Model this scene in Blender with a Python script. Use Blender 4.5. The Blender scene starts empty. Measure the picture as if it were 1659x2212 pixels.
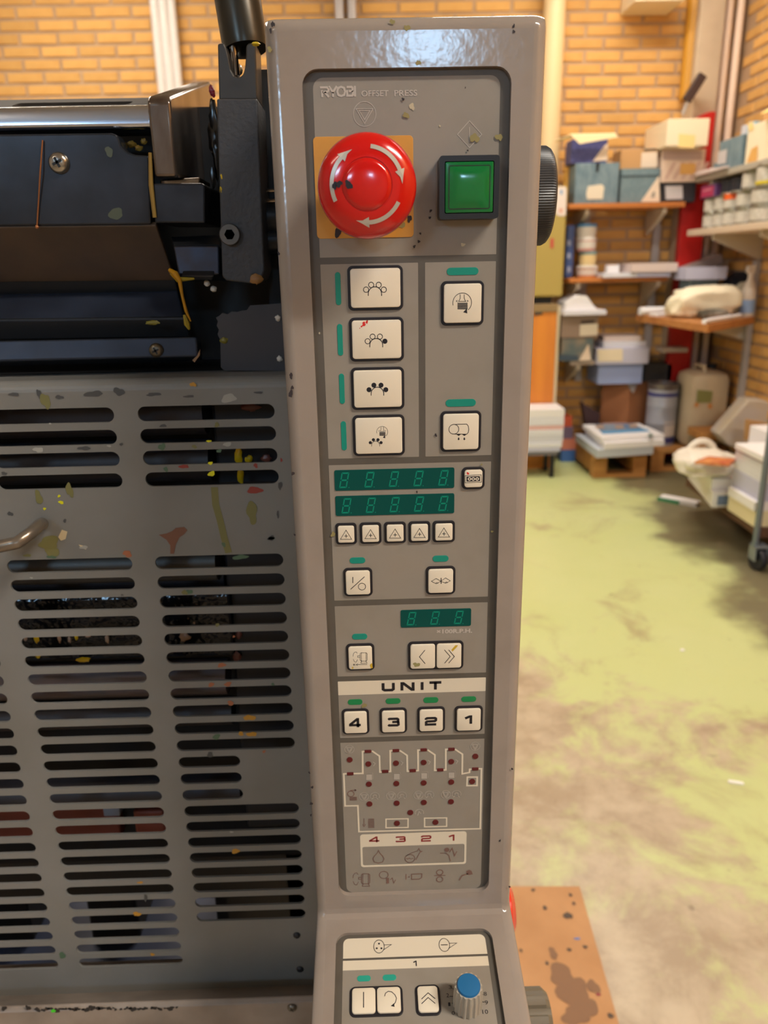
import bpy, bmesh, math, random
from mathutils import Vector, Matrix
from math import sin, cos, pi, radians as rad
SC = bpy.context.scene
COL = SC.collection
random.seed(7)

# ------------------------------------------------------------------ camera, world, light, exposure
W, HH = 1659, 2212
FPX = 1661.0
CAMH = 1.37
def cam_axes(pitch, yaw, roll):
    fw = Vector((sin(yaw)*cos(pitch), cos(yaw)*cos(pitch), -sin(pitch)))
    rt = Vector((cos(yaw), -sin(yaw), 0)); up = rt.cross(fw)
    c, s = cos(roll), sin(roll)
    return c*rt + s*up, -s*rt + c*up, fw
RT, UP, FW = cam_axes(rad(17.743), rad(.972), rad(-1.131))
CAM = Vector((0, 0, CAMH))
cd = bpy.data.cameras.new('camera'); cam = bpy.data.objects.new('camera', cd); COL.objects.link(cam)
m = Matrix((RT, UP, -FW)).transposed().to_4x4(); m.translation = CAM
cam.matrix_world = m
cd.sensor_fit = 'HORIZONTAL'; cd.sensor_width = 36; cd.lens = 36*FPX/W
cd.clip_start = .02; cd.clip_end = 60
cd.dof.use_dof = True; cd.dof.focus_distance = .345; cd.dof.aperture_fstop = 36*FPX/W/2.1
SC.camera = cam
vs = SC.view_settings
vs.view_transform = 'Standard'; vs.look = 'None'; vs.gamma = 1; vs.use_curve_mapping = False
vs.exposure = 0.1
wd = bpy.data.worlds.new('daylight'); SC.world = wd; wd.use_nodes = True
wb = wd.node_tree.nodes['Background']; wb.inputs[0].default_value = (.42, .70, 1, 1); wb.inputs[1].default_value = 44.0
SC.cycles.use_denoising = True
SC.cycles.max_bounces = 6; SC.cycles.diffuse_bounces = 4; SC.cycles.glossy_bounces = 3
SC.cycles.sample_clamp_indirect = 6; SC.cycles.caustics_reflective = False; SC.cycles.caustics_refractive = False
LAMP_W = 36.0
LAMP_COL = (1.0, .945, .85)
LAMPS = [(-2.2, -1.6, .25), (1.75, -.9, 2.6), (-1.9, 2.7, .9), (.9, 2.7, 1.0), (-1.6, 4.5, .9), (1.35, 4.45, 1.0)]

# pixel of the photograph -> point on a plane of the room
def ray(x, y): return FW + RT*((x-W/2)/FPX) - UP*((y-HH/2)/FPX)
def PY(x, y, Y): d = ray(x, y); return CAM + d*(Y/d.y)
def PX(x, y, X): d = ray(x, y); return CAM + d*(X/d.x)
def PZ(x, y, Z): d = ray(x, y); return CAM + d*((Z-CAMH)/d.z)
def proj(p):
    v = Vector(p)-CAM; z = v.dot(FW)
    return (W/2+FPX*v.dot(RT)/z, HH/2-FPX*v.dot(UP)/z, z)

# ------------------------------------------------------------------ materials
def lin(c):
    return tuple(((x/255)/12.92 if x/255 <= .04045 else ((x/255+.055)/1.055)**2.4) for x in c)
MATS = {}
def M(name, col, rough=.5, metal=0.0, col2=None, scale=30, amount=.5, detail=4, bump=0, bscale=200, spec=.5,
      rand=0, emit=0, stretch=None, coat=0, alpha=1, trans=0):
    if name in MATS: return MATS[name]
    mt = bpy.data.materials.new(name); mt.use_nodes = True
    nt = mt.node_tree; n = nt.nodes; L = nt.links; b = n['Principled BSDF']
    b.inputs['Roughness'].default_value = rough; b.inputs['Metallic'].default_value = metal
    b.inputs['Specular IOR Level'].default_value = spec; b.inputs['Coat Weight'].default_value = coat
    b.inputs['Coat Roughness'].default_value = .08
    b.inputs['Alpha'].default_value = alpha
    b.inputs['Transmission Weight'].default_value = trans
    c1 = (*lin(col), 1)
    b.inputs['Base Color'].default_value = c1
    src = None
    tc = n.new('ShaderNodeTexCoord'); vec = tc.outputs['Object']
    if stretch:
        mp = n.new('ShaderNodeMapping'); mp.inputs['Scale'].default_value = stretch; L.new(vec, mp.inputs[0]); vec = mp.outputs[0]
    if col2:
        nz = n.new('ShaderNodeTexNoise'); nz.inputs['Scale'].default_value = scale; nz.inputs['Detail'].default_value = detail
        L.new(vec, nz.inputs['Vector'])
        rp = n.new('ShaderNodeValToRGB'); rp.color_ramp.elements[0].position = .5-.3*(1-amount)+ (0.0); rp.color_ramp.elements[1].position = .72
        rp.color_ramp.elements[0].position = max(.05, .62-amount*.5)
        rp.color_ramp.elements[0].color = c1; rp.color_ramp.elements[1].color = (*lin(col2), 1)
        L.new(nz.outputs['Fac'], rp.inputs[0]); src = rp.outputs[0]
    if rand:
        oi = n.new('ShaderNodeObjectInfo'); hs = n.new('ShaderNodeHueSaturation')
        mr = n.new('ShaderNodeMapRange'); mr.inputs['To Min'].default_value = 1-rand; mr.inputs['To Max'].default_value = 1+rand
        L.new(oi.outputs['Random'], mr.inputs[0]); L.new(mr.outputs[0], hs.inputs['Value'])
        if src: L.new(src, hs.inputs['Color'])
        else: hs.inputs['Color'].default_value = c1
        src = hs.outputs[0]
    if src: L.new(src, b.inputs['Base Color'])
    if bump:
        nb = n.new('ShaderNodeTexNoise'); nb.inputs['Scale'].default_value = bscale; nb.inputs['Detail'].default_value = 2
        L.new(vec, nb.inputs['Vector'])
        bp = n.new('ShaderNodeBump'); bp.inputs['Strength'].default_value = 1; bp.inputs['Distance'].default_value = bump
        L.new(nb.outputs['Fac'], bp.inputs['Height']); L.new(bp.outputs[0], b.inputs['Normal'])
        if coat: L.new(bp.outputs[0], b.inputs['Coat Normal'])
    if emit:
        b.inputs['Emission Color'].default_value = c1; b.inputs['Emission Strength'].default_value = emit
    MATS[name] = mt
    return mt

# ------------------------------------------------------------------ mesh builder
class MB:
    def __init__(s): s.v = []; s.f = []
    def add(s, vs, fs):
        o = len(s.v); s.v += [Vector(v) for v in vs]; s.f += [tuple(i+o for i in f) for f in fs]; return s
    def box(s, lo, hi, c=0, R=None, piv=None):
        x0, y0, z0 = lo; x1, y1, z1 = hi
        if c <= 0:
            vs = [Vector((x, y, z)) for z in (z0, z1) for y in (y0, y1) for x in (x0, x1)]
            fs = [(0, 2, 3, 1), (4, 5, 7, 6), (0, 1, 5, 4), (2, 6, 7, 3), (0, 4, 6, 2), (1, 3, 7, 5)]
        else:
            bm = bmesh.new(); bmesh.ops.create_cube(bm, size=1)
            for v in bm.verts:
                v.co = Vector(((x0+x1)/2+v.co.x*(x1-x0), (y0+y1)/2+v.co.y*(y1-y0), (z0+z1)/2+v.co.z*(z1-z0)))
            bmesh.ops.bevel(bm, geom=list(bm.edges), offset=c, segments=2, affect='EDGES', profile=.5)
            bm.verts.index_update()
            vs = [v.co.copy() for v in bm.verts]; fs = [tuple(v.index for v in f.verts) for f in bm.faces]; bm.free()
        if R is not None:
            p = Vector(piv) if piv is not None else Vector(((x0+x1)/2, (y0+y1)/2, (z0+z1)/2))
            vs = [R @ (v-p)+p for v in vs]
        return s.add(vs, fs)
    def prism(s, pts, off):                       # planar 3D outline pushed by the vector off
        n = len(pts); pts = [Vector(p) for p in pts]; off = Vector(off)
        s.add(pts + [p+off for p in pts], [tuple(range(n-1, -1, -1)), tuple(range(n, 2*n))] + [(i, (i+1) % n, n+(i+1) % n, n+i) for i in range(n)])
        return s
    def face(s, pts): return s.add(pts, [tuple(range(len(pts)))])
    def tube(s, path, r, n=12, cap=True):
        path = [Vector(p) for p in path]; rs = r if isinstance(r, (list, tuple)) else [r]*len(path)
        rings = []; ref = None
        for i, p in enumerate(path):
            d = (path[min(i+1, len(path)-1)]-path[max(i-1, 0)]).normalized()
            if ref is None: ref = Vector((0, 0, 1)) if abs(d.z) < .9 else Vector((1, 0, 0))
            a = d.cross(ref).normalized(); b = a.cross(d).normalized(); ref = b
            rings.append([p+(a*cos(2*pi*k/n)+b*sin(2*pi*k/n))*rs[i] for k in range(n)])
        fs = [(i*n+k, i*n+(k+1) % n, (i+1)*n+(k+1) % n, (i+1)*n+k) for i in range(len(path)-1) for k in range(n)]
        if cap: fs += [tuple(range(n-1, -1, -1)), tuple((len(path)-1)*n+k for k in range(n))]
        return s.add([v for r_ in rings for v in r_], fs)
    def lathe(s, prof, o, ax, n=32, wob=None):        # prof: (radius, height along ax)
        o = Vector(o); ax = Vector(ax).normalized(); t = Vector((0, 0, 1)) if abs(ax.z) < .9 else Vector((1, 0, 0))
        a = ax.cross(t).normalized(); b = ax.cross(a).normalized()
        vs = [o+ax*h+(a*cos(2*pi*k/n)+b*sin(2*pi*k/n))*(r*(wob(k, h) if wob else 1)) for r, h in prof for k in range(n)]
        fs = [(i*n+k, i*n+(k+1) % n, (i+1)*n+(k+1) % n, (i+1)*n+k) for i in range(len(prof)-1) for k in range(n)]
        if prof[0][0] > 1e-6: fs.append(tuple(range(n)))
        if prof[-1][0] > 1e-6: fs.append(tuple((len(prof)-1)*n+k for k in range(n)))
        return s.add(vs, fs)
    def blob(s, c, rx, ry, rz, seed=0, rough=.2, n=10, rows=7):
        rd = random.Random(seed); c = Vector(c)
        vs = []
        for i in range(rows+1):
            th = pi*i/rows
            for k in range(n):
                f = 1+rough*(rd.random()-.5)*2
                vs.append(c+Vector((rx*sin(th)*cos(2*pi*k/n)*f, ry*sin(th)*sin(2*pi*k/n)*f, rz*cos(th)*f)))
        fs = [(i*n+k, (i+1)*n+k, (i+1)*n+(k+1) % n, i*n+(k+1) % n) for i in range(rows) for k in range(n)]
        return s.add(vs, fs)

OFF = {}
def _link(name, data):
    o = bpy.data.objects.new(name, data); COL.objects.link(o); return o
def thing(name, label, cat, loc=(0, 0, 0), group=None):
    o = _link(name, None); o.empty_display_size = .05; o.location = loc
    o['label'] = label; o['category'] = cat
    if group: o['group'] = group
    OFF[o.name] = Vector(loc); return o
def mesh_obj(name, mb, mat, parent=None, base=None, smooth=False, bev=0, seg=2, label=None, kind=None, angle=40):
    off = OFF[parent.name] if parent is not None else (Vector(base) if base is not None else Vector((0, 0, 0)))
    me = bpy.data.meshes.new(name)
    me.from_pydata([tuple(v-off) for v in mb.v], [], mb.f)
    me.validate()
    bm = bmesh.new(); bm.from_mesh(me)
    bmesh.ops.recalc_face_normals(bm, faces=bm.faces) if len(bm.faces) < 60000 else None
    bm.to_mesh(me); bm.free()
    me.materials.append(mat)
    if smooth:
        for p in me.polygons: p.use_smooth = True
        try: me.set_sharp_from_angle(angle=rad(angle))
        except Exception: pass
    o = _link(name, me)
    if parent is not None: o.parent = parent
    else: o.location = off
    OFF[o.name] = off
    if bev:
        md = o.modifiers.new('edge', 'BEVEL'); md.width = bev; md.segments = seg; md.limit_method = 'ANGLE'; md.angle_limit = rad(35)
    if label: o['label'] = label
    if kind: o['kind'] = kind
    return o
def solo(name, label, cat, mb, mat, group=None, kind=None, **k):
    lo = Vector((min(v.x for v in mb.v)+max(v.x for v in mb.v), min(v.y for v in mb.v)+max(v.y for v in mb.v), 2*min(v.z for v in mb.v)))/2
    o = mesh_obj(name, mb, mat, base=lo, **k)
    o['label'] = label; o['category'] = cat
    if group: o['group'] = group
    if kind: o['kind'] = kind
    return o
def struct(name, mb, mat, parent=None, **k):
    o = mesh_obj(name, mb, mat, parent, **k)
    if parent is None: o['kind'] = 'structure'
    return o

# 2D frames for print, keys and plates -------------------------------------------------
class Frame:
    def __init__(s, o, u, v): s.o = Vector(o); s.u = Vector(u).normalized(); s.v = Vector(v).normalized(); s.n = s.u.cross(s.v).normalized()
    def p(s, a, h=0.0): return s.o+s.u*a[0]+s.v*a[1]+s.n*h
    def px(s, x, y):
        d = ray(x, y); t = (s.o-CAM).dot(s.n)/d.dot(s.n); q = CAM+d*t-s.o
        return (q.dot(s.u), q.dot(s.v))
    def scale(s, x, y):                            # metres per photo pixel near this place
        a, b = s.px(x-5, y), s.px(x+5, y); return math.hypot(a[0]-b[0], a[1]-b[1])/10
def rrect(x0, y0, x1, y1, r, n=5):
    if x0 > x1: x0, x1 = x1, x0
    if y0 > y1: y0, y1 = y1, y0
    r = min(r, (x1-x0)/2-1e-6, (y1-y0)/2-1e-6); out = []
    for cx_, cy_, a0 in ((x1-r, y0+r, -90), (x1-r, y1-r, 0), (x0+r, y1-r, 90), (x0+r, y0+r, 180)):
        for k in range(n+1):
            a = rad(a0+90*k/n); out.append((cx_+r*cos(a), cy_+r*sin(a)))
    return out
def circ(c, r, n=20, a0=0, a1=360):
    return [(c[0]+r*cos(rad(a0+(a1-a0)*k/n)), c[1]+r*sin(rad(a0+(a1-a0)*k/n))) for k in range(n+(0 if a1-a0 == 360 else 1))]
def flat(mb, fr, pts, h): mb.add([fr.p(q, h) for q in pts], [tuple(range(len(pts)))])
def slab(mb, fr, pts, h0, h1, ch=0.0):              # raised plate, chamfered upper edge
    n = len(pts)
    cxx = sum(q[0] for q in pts)/n; cyy = sum(q[1] for q in pts)/n
    def inset(d):
        out = []
        for i in range(n):
            a, b, c = Vector(pts[i-1]), Vector(pts[i]), Vector(pts[(i+1) % n])
            e1 = (b-a); e2 = (c-b)
            e1 = e1.normalized() if e1.length > 1e-9 else e2.normalized(); e2 = e2.normalized() if e2.length > 1e-9 else e1
            nn = (Vector((-e1.y, e1.x))+Vector((-e2.y, e2.x)))
            nn = nn.normalized() if nn.length > 1e-9 else Vector((cxx-b.x, cyy-b.y)).normalized()
            out.append(b+nn*d)
        return out
    rings = [[fr.p(q, h0) for q in pts], [fr.p(q, h1-ch) for q in pts]]
    if ch: rings.append([fr.p(q, h1-ch*.3) for q in inset(ch*.3)]); rings.append([fr.p(q, h1) for q in inset(ch)])
    vs = [v for r_ in rings for v in r_]; k = len(rings)
    fs = [(i*n+j, i*n+(j+1) % n, (i+1)*n+(j+1) % n, (i+1)*n+j) for i in range(k-1) for j in range(n)]+[tuple((k-1)*n+j for j in range(n)), tuple(range(n-1, -1, -1))]
    mb.add(vs, fs)
def stroke(mb, fr, pts, w, h, closed=False):
    pts = [Vector(q) for q in pts]; n = len(pts); L = []; R_ = []
    for i in range(n):
        a = pts[i-1] if (i > 0 or closed) else None; b = pts[i]; c = pts[(i+1) % n] if (i < n-1 or closed) else None
        e1 = (b-a).normalized() if a is not None and (b-a).length > 1e-9 else None
        e2 = (c-b).normalized() if c is not None and (c-b).length > 1e-9 else None
        e1 = e1 or e2; e2 = e2 or e1
        n1 = Vector((-e1.y, e1.x)); n2 = Vector((-e2.y, e2.x)); mm = n1+n2
        mm = mm.normalized() if mm.length > 1e-6 else n1
        k = w/2/max(.35, mm.dot(n1))
        L.append(b+mm*k); R_.append(b-mm*k)
    vs = [fr.p(q, h) for q in L]+[fr.p(q, h) for q in R_]
    fs = [(i, (i+1) % n, n+(i+1) % n, n+i) for i in range(n if closed else n-1)]
    mb.add(vs, fs)
_font = {}
def text(mb, fr, s, box, h, bold=0.0, shear=0.0):
    cu = bpy.data.curves.new('t', 'FONT'); cu.body = s; cu.size = 1; cu.offset = bold; cu.resolution_u = 3; cu.shear = shear
    o = bpy.data.objects.new('t', cu); COL.objects.link(o)
    me = bpy.data.meshes.new_from_object(o.evaluated_get(bpy.context.evaluated_depsgraph_get()))
    xs = [v.co.x for v in me.vertices]; ys = [v.co.y for v in me.vertices]
    x0, x1, y0, y1 = min(xs), max(xs), min(ys), max(ys)
    (a, b), (c, d) = box                        # lower left, upper right in frame metres
    vs = [fr.p((a+(v.co.x-x0)/(x1-x0)*(c-a), b+(v.co.y-y0)/(y1-y0)*(d-b)), h) for v in me.vertices]
    mb.add(vs, [tuple(p.vertices) for p in me.polygons])
    bpy.data.objects.remove(o); bpy.data.curves.remove(cu); bpy.data.meshes.remove(me)
def plate(mb, fr, outer, holes, h0, h1, outer_wall=True, back=True):        # plate with cut-outs
    bm = bmesh.new()
    for loop in [outer]+holes:
        vv = [bm.verts.new((q[0], q[1], 0)) for q in loop]
        for i in range(len(vv)): bm.edges.new((vv[i], vv[(i+1) % len(vv)]))
    bmesh.ops.triangle_fill(bm, use_beauty=True, use_dissolve=False, edges=list(bm.edges), normal=(0, 0, 1))
    bm.verts.index_update()
    vs = [(v.co.x, v.co.y) for v in bm.verts]; fs = [tuple(v.index for v in f.verts) for f in bm.faces]; bm.free()
    mb.add([fr.p(q, h1) for q in vs], fs)
    if back: mb.add([fr.p(q, h0) for q in vs], [f[::-1] for f in fs])
    for k, loop in enumerate([outer]+holes):
        if k == 0 and not outer_wall: continue
        n = len(loop)
        mb.add([fr.p(q, h1) for q in loop]+[fr.p(q, h0) for q in loop], [(i, (i+1) % n, n+(i+1) % n, n+i) for i in range(n)])
def splat(fr, c, r, seed, n=22, ax=1.0, rough=.45):
    rd = random.Random(seed); out = []
    ph = [rd.uniform(0, 6.28) for _ in range(4)]
    for k in range(n):
        a = 2*pi*k/n
        f = 1+rough*(.45*sin(a+ph[0])+.45*sin(2*a+ph[1])+.35*sin(3*a+ph[2])+.25*sin(5*a+ph[3]))
        out.append((c[0]+r*f*cos(a), c[1]+r*ax*f*sin(a)))
    return out
# ------------------------------------------------------------------ the room
YB, XR, ZC = 5.6, 2.45, 3.5
XL, YF = -3.6, -3.4
mortar = M('mortar', (190, 158, 124), .95, col2=(172, 140, 108), scale=6, bump=.002, bscale=60)
brickm = M('yellow_brick', (222, 172, 100), .85, col2=(210, 156, 84), scale=9, amount=.6, rand=.10, bump=.0015, bscale=90)
plaster = M('white_plaster', (186, 180, 170), .9)
def floor_mat():
    mt = bpy.data.materials.new('worn_green_floor_paint'); mt.use_nodes = True
    nt = mt.node_tree; n = nt.nodes; L = nt.links; b = n['Principled BSDF']
    tc = n.new('ShaderNodeTexCoord')
    def noise(s, d, off, dist=0, rough=.55):
        mp = n.new('ShaderNodeMapping'); mp.inputs['Location'].default_value = off; L.new(tc.outputs['Object'], mp.inputs[0])
        z = n.new('ShaderNodeTexNoise'); z.inputs['Scale'].default_value = s; z.inputs['Detail'].default_value = d
        z.inputs['Distortion'].default_value = dist; z.inputs['Roughness'].default_value = rough
        L.new(mp.outputs[0], z.inputs['Vector']); return z.outputs['Fac']
    def ramp(src, a, bb, inv=False):
        r = n.new('ShaderNodeMapRange'); r.interpolation_type = 'SMOOTHSTEP'
        r.inputs['From Min'].default_value = a; r.inputs['From Max'].default_value = bb
        if inv: r.inputs['To Min'].default_value = 1; r.inputs['To Max'].default_value = 0
        L.new(src, r.inputs[0]); return r.outputs[0]
    def mix(f, c1, c2):
        x = n.new('ShaderNodeMix'); x.data_type = 'RGBA'; L.new(f, x.inputs[0])
        for i, c in ((6, c1), (7, c2)):
            if isinstance(c, tuple): x.inputs[i].default_value = (*lin(c), 1)
            else: L.new(c, x.inputs[i])
        return x.outputs[2]
    def math_(op, a, bb):
        x = n.new('ShaderNodeMath'); x.operation = op
        for i, c in ((0, a), (1, bb)):
            if isinstance(c, (int, float)): x.inputs[i].default_value = c
            else: L.new(c, x.inputs[i])
        return x.outputs[0]
    sp = n.new('ShaderNodeSeparateXYZ'); L.new(tc.outputs['Object'], sp.inputs[0])
    X, Y = sp.outputs[0], sp.outputs[1]
    green = mix(noise(3, 5, (4, 1, 0)), (194, 203, 134), (203, 209, 155))
    worn = mix(ramp(noise(6.5, 9, (1, 7, 0), .3, .68), .34, .66), (198, 182, 156), (168, 149, 124))
    # paint walked off near the machine, kept further back and to the right
    keep = math_('ADD', math_('MULTIPLY', Y, .30), math_('MULTIPLY', X, .50))
    keep = math_('ADD', keep, math_('MULTIPLY', math_('SUBTRACT', noise(2.6, 9, (0, 0, 3), .4, .66), .5), 2.5))
    c = mix(ramp(keep, .76, 1.12), worn, green)
    # tracked grime at the trolley side and dark drips
    side = math_('ADD', math_('SUBTRACT', X, math_('MULTIPLY', Y, .10)), math_('MULTIPLY', math_('SUBTRACT', noise(2.2, 5, (9, 2, 0)), .5), .9))
    c = mix(math_('MULTIPLY', ramp(side, 1.08, 1.32), .85), c, (96, 80, 66))
    spots = math_('MULTIPLY', ramp(noise(14, 3, (2, 2, 2), .3), .69, .76), .45)
    c = mix(spots, c, (104, 88, 74))
    c = mix(math_('MULTIPLY', ramp(noise(1.9, 8, (5, 5, 1), .6, .66), .54, .68), .62), c, (158, 136, 108))
    L.new(c, b.inputs['Base Color'])
    b.inputs['Specular IOR Level'].default_value = .45
    L.new(math_('ADD', math_('MULTIPLY', noise(8, 4, (3, 3, 0)), .3), .22), b.inputs['Roughness'])
    return mt
struct('floor', MB().box((XL, YF, -.1), (XR+.1, YB+.1, 0)), floor_mat())
struct('ceiling', MB().box((XL-.1, YF-.1, ZC), (XR+.1, YB+.1, ZC+.1)), plaster)
wb_ = struct('wall_back', MB().box((XL-.1, YB, 0), (XR+.1, YB+.12, ZC)), mortar)
wr_ = struct('wall_right', MB().box((XR, YF, 0), (XR+.12, YB, ZC)), mortar)
struct('wall_left', MB().box((XL-.12, YF, 0), (XL, YB, ZC)), plaster)
wf = MB()                                    # wall behind the camera with two window openings
WIN = [(-2.4, -1.6, 2.45, 2.9), (.17, .46, 2.26, 2.50)]
xs = [XL-.1, WIN[0][0], WIN[0][1], WIN[1][0], WIN[1][1], XR+.1]
for i in range(5):
    if i in (1, 3):
        w_ = WIN[0] if i == 1 else WIN[1]
        wf.box((xs[i], YF-.12, 0), (xs[i+1], YF, w_[2])); wf.box((xs[i], YF-.12, w_[3]), (xs[i+1], YF, ZC))
    else: wf.box((xs[i], YF-.12, 0), (xs[i+1], YF, ZC))
struct('wall_front', wf, plaster)
frame_paint = M('window_frame_paint', (205, 200, 190), .5)
for k, w_ in enumerate(WIN):
    fr = Frame((0, YF-.06, 0), (-1, 0, 0), (0, 0, 1))
    mb = MB()
    plate(mb, fr, [(-w_[0], w_[2]), (-w_[0], w_[3]), (-w_[1], w_[3]), (-w_[1], w_[2])],
          [[(-w_[0]-.05-(j+1)*0-j*(w_[1]-w_[0]-.05)/3, w_[2]+.05), (-w_[0]-.05-j*(w_[1]-w_[0]-.05)/3, w_[3]-.05),
            (-w_[0]-(j+1)*(w_[1]-w_[0]-.05)/3, w_[3]-.05), (-w_[0]-(j+1)*(w_[1]-w_[0]-.05)/3, w_[2]+.05)] for j in range(3)] if k == 0 else [[(-w_[0]-.012, w_[2]+.012), (-w_[0]-.012, w_[3]-.012), (-w_[1]+.012, w_[3]-.012), (-w_[1]+.012, w_[2]+.012)]], -.03, .03)
    struct('window_%d' % (k+1), mb, frame_paint)

# bricks: running bond, each one in view its own object; the hidden rest joined
CW, CH, BW, BH = .2400, .0725, .2185, .0530
def brick_mesh(along_y):
    mb = MB(); l, d, h = BW/2, .008, BH/2
    mb.box((-d, -l, -h) if along_y else (-l, -d, -h), (d, l, h) if along_y else (l, d, h), .003)
    me = bpy.data.meshes.new('brick'); me.from_pydata([tuple(v) for v in mb.v], [], mb.f); me.materials.append(brickm); return me
def lay(parent, along_y, a0, a1, z1, ph, zph, seen, limit):
    me = brick_mesh(along_y); cand = []; rest = MB()
    for r in range(int(z1/CH)):
        z = zph % CH+r*CH
        if z+BH/2 > z1: break
        off = (ph+(CW/2 if r % 2 else 0)) % CW
        for k in range(-1, int((a1-a0)/CW)+2):
            a = a0+off+k*CW
            if a-BW/2 < a0-1e-4 or a+BW/2 > a1+1e-4: continue
            p = Vector((XR, a, z)) if along_y else Vector((a, YB, z))
            cand.append((seen(p), p))
    vis = sorted([c for c in cand if c[0] > 0], key=lambda c: -c[0])
    for s_, p in vis[:limit]:
        o = bpy.data.objects.new('brick', me); COL.objects.link(o); o.parent = parent; o.location = p-OFF[parent.name]
        o.rotation_euler = (0, 0, rad(random.uniform(-.5, .5)))
    for s_, p in vis[limit:]+[c for c in cand if c[0] <= 0]:
        l, d, h = BW/2, .008, BH/2
        rest.box(p+Vector((-d, -l, -h) if along_y else (-l, -d, -h)), p+Vector((d, l, h) if along_y else (l, d, h)))
    o = mesh_obj('brickwork', rest, brickm, parent, kind='stuff'); return o
def seen_back(p):
    x, y, z = proj(p)
    if not (-50 < x < 1640 and -30 < y < 960): return 0
    if x < 620: return 2 if y < 235 else 0
    if x < 1150: return 2 if y < 40 else 0
    return 2 if y < 480 else 1
def seen_right(p):
    x, y, z = proj(p)
    return 1 if (p.y > 1 and 1480 < x < 1720 and -40 < y < 1010) else 0
b0 = PY(1343.8, 93.9, YB)
lay(wb_, False, XL, XR-.005, ZC, (b0.x-XL) % CW+(CW/2 if int(b0.z/CH) % 2 else 0), b0.z, seen_back, 300)
lay(wr_, True, YF, YB-.01, ZC, .03, b0.z, seen_right, 300)

# ceiling lamps
lamp_body = M('lamp_housing_white', (220, 220, 215), .4)
for i, (lx, ly, lk) in enumerate(LAMPS):
    nm = ['above the left end of the press', 'in front of the console on the right', 'behind the press on the left', 'above the middle of the green floor',
          'by the back brick wall on the left', 'by the shelves in the brick corner'][i]
    t = thing('ceiling_lamp', 'white fluorescent ceiling lamp '+nm, 'lamp', (lx, ly, ZC-.09), 'fluorescent ceiling lamps')
    mesh_obj('housing', MB().box((lx-.62, ly-.12, ZC-.05), (lx+.62, ly+.12, ZC), .008), lamp_body, t)
    mesh_obj('diffuser', MB().box((lx-.6, ly-.1, ZC-.09), (lx+.6, ly+.1, ZC-.05), .006), M('lamp_diffuser', (255, 214, 160), .5, emit=4), t)
    ld = bpy.data.lights.new('lamp_light', 'AREA'); ld.shape = 'RECTANGLE'; ld.size = 1.2; ld.size_y = .2
    ld.energy = LAMP_W*lk; ld.color = LAMP_COL
    lo = bpy.data.objects.new('lamp_light', ld); COL.objects.link(lo); lo.parent = t; lo.location = (0, 0, -.01)
for k, w_ in enumerate(WIN):                 # portals help the renderer find the sky through the windows
    ld = bpy.data.lights.new('window_portal', 'AREA'); ld.shape = 'RECTANGLE'; ld.size = w_[1]-w_[0]; ld.size_y = w_[3]-w_[2]
    ld.cycles.is_portal = True
    lo = bpy.data.objects.new('window_portal', ld); COL.objects.link(lo)
    lo.location = ((w_[0]+w_[1])/2, YF-.02, (w_[2]+w_[3])/2); lo.rotation_euler = (rad(90), 0, 0)
# ------------------------------------------------------------------ the control console
YP = .338                                    # its front face
CX0, CX1, ZT, ZBEND = -.0358, .0718, 1.4618, 1.0287
YL, ZL = .2813, 1.0169                       # a point further down the sloped lower panel
grey = M('console_grey_paint', (152, 140, 130), .14, bump=.00007, bscale=230, spec=.6, col2=(146, 134, 124), scale=40, amount=.3)
darkg = M('faceplate_dark_grey', (92, 86, 78), .42, col2=(84, 78, 71), scale=50, amount=.3)
lightg = M('faceplate_light_grey', (146, 138, 127), .42, col2=(141, 133, 121), scale=60, amount=.35)
cream = M('key_cream', (232, 220, 198), .35)
creamp = M('print_cream', (222, 210, 188), .5)
white_p = M('print_pale', (190, 180, 170), .5)
black = M('print_black', (22, 18, 26), .5)
teal = M('led_teal', (6, 138, 120), .35)
green_led = M('led_green', (10, 128, 72), .35)
disp_m = M('display_green', (0, 74, 68), .4, spec=.2)
seg_m = M('segment_green', (10, 136, 112), .4, spec=.2)
darkred = M('lamp_dark_red', (92, 18, 20), .35)
maroon = M('print_maroon', (128, 66, 58), .5)
maroon2 = M('print_bright_maroon', (140, 44, 44), .5)
con = thing('control_console', 'tall grey upright console with keys and displays at the end of the press', 'control panel', ((CX0+CX1)/2, .43, 0))
LD = Vector((0, YL-YP, ZL-ZBEND)).normalized()        # down the lower panel
LN = Vector((1, 0, 0)).cross(-LD).normalized()
fu = Frame((0, YP, 0), (1, 0, 0), (0, 0, 1))          # upper front
lo_len = .16
fl_ = Frame((0, YP, ZBEND), (1, 0, 0), -LD)           # lower front, v runs up to 0 at the bend
YBK = .50
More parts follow.
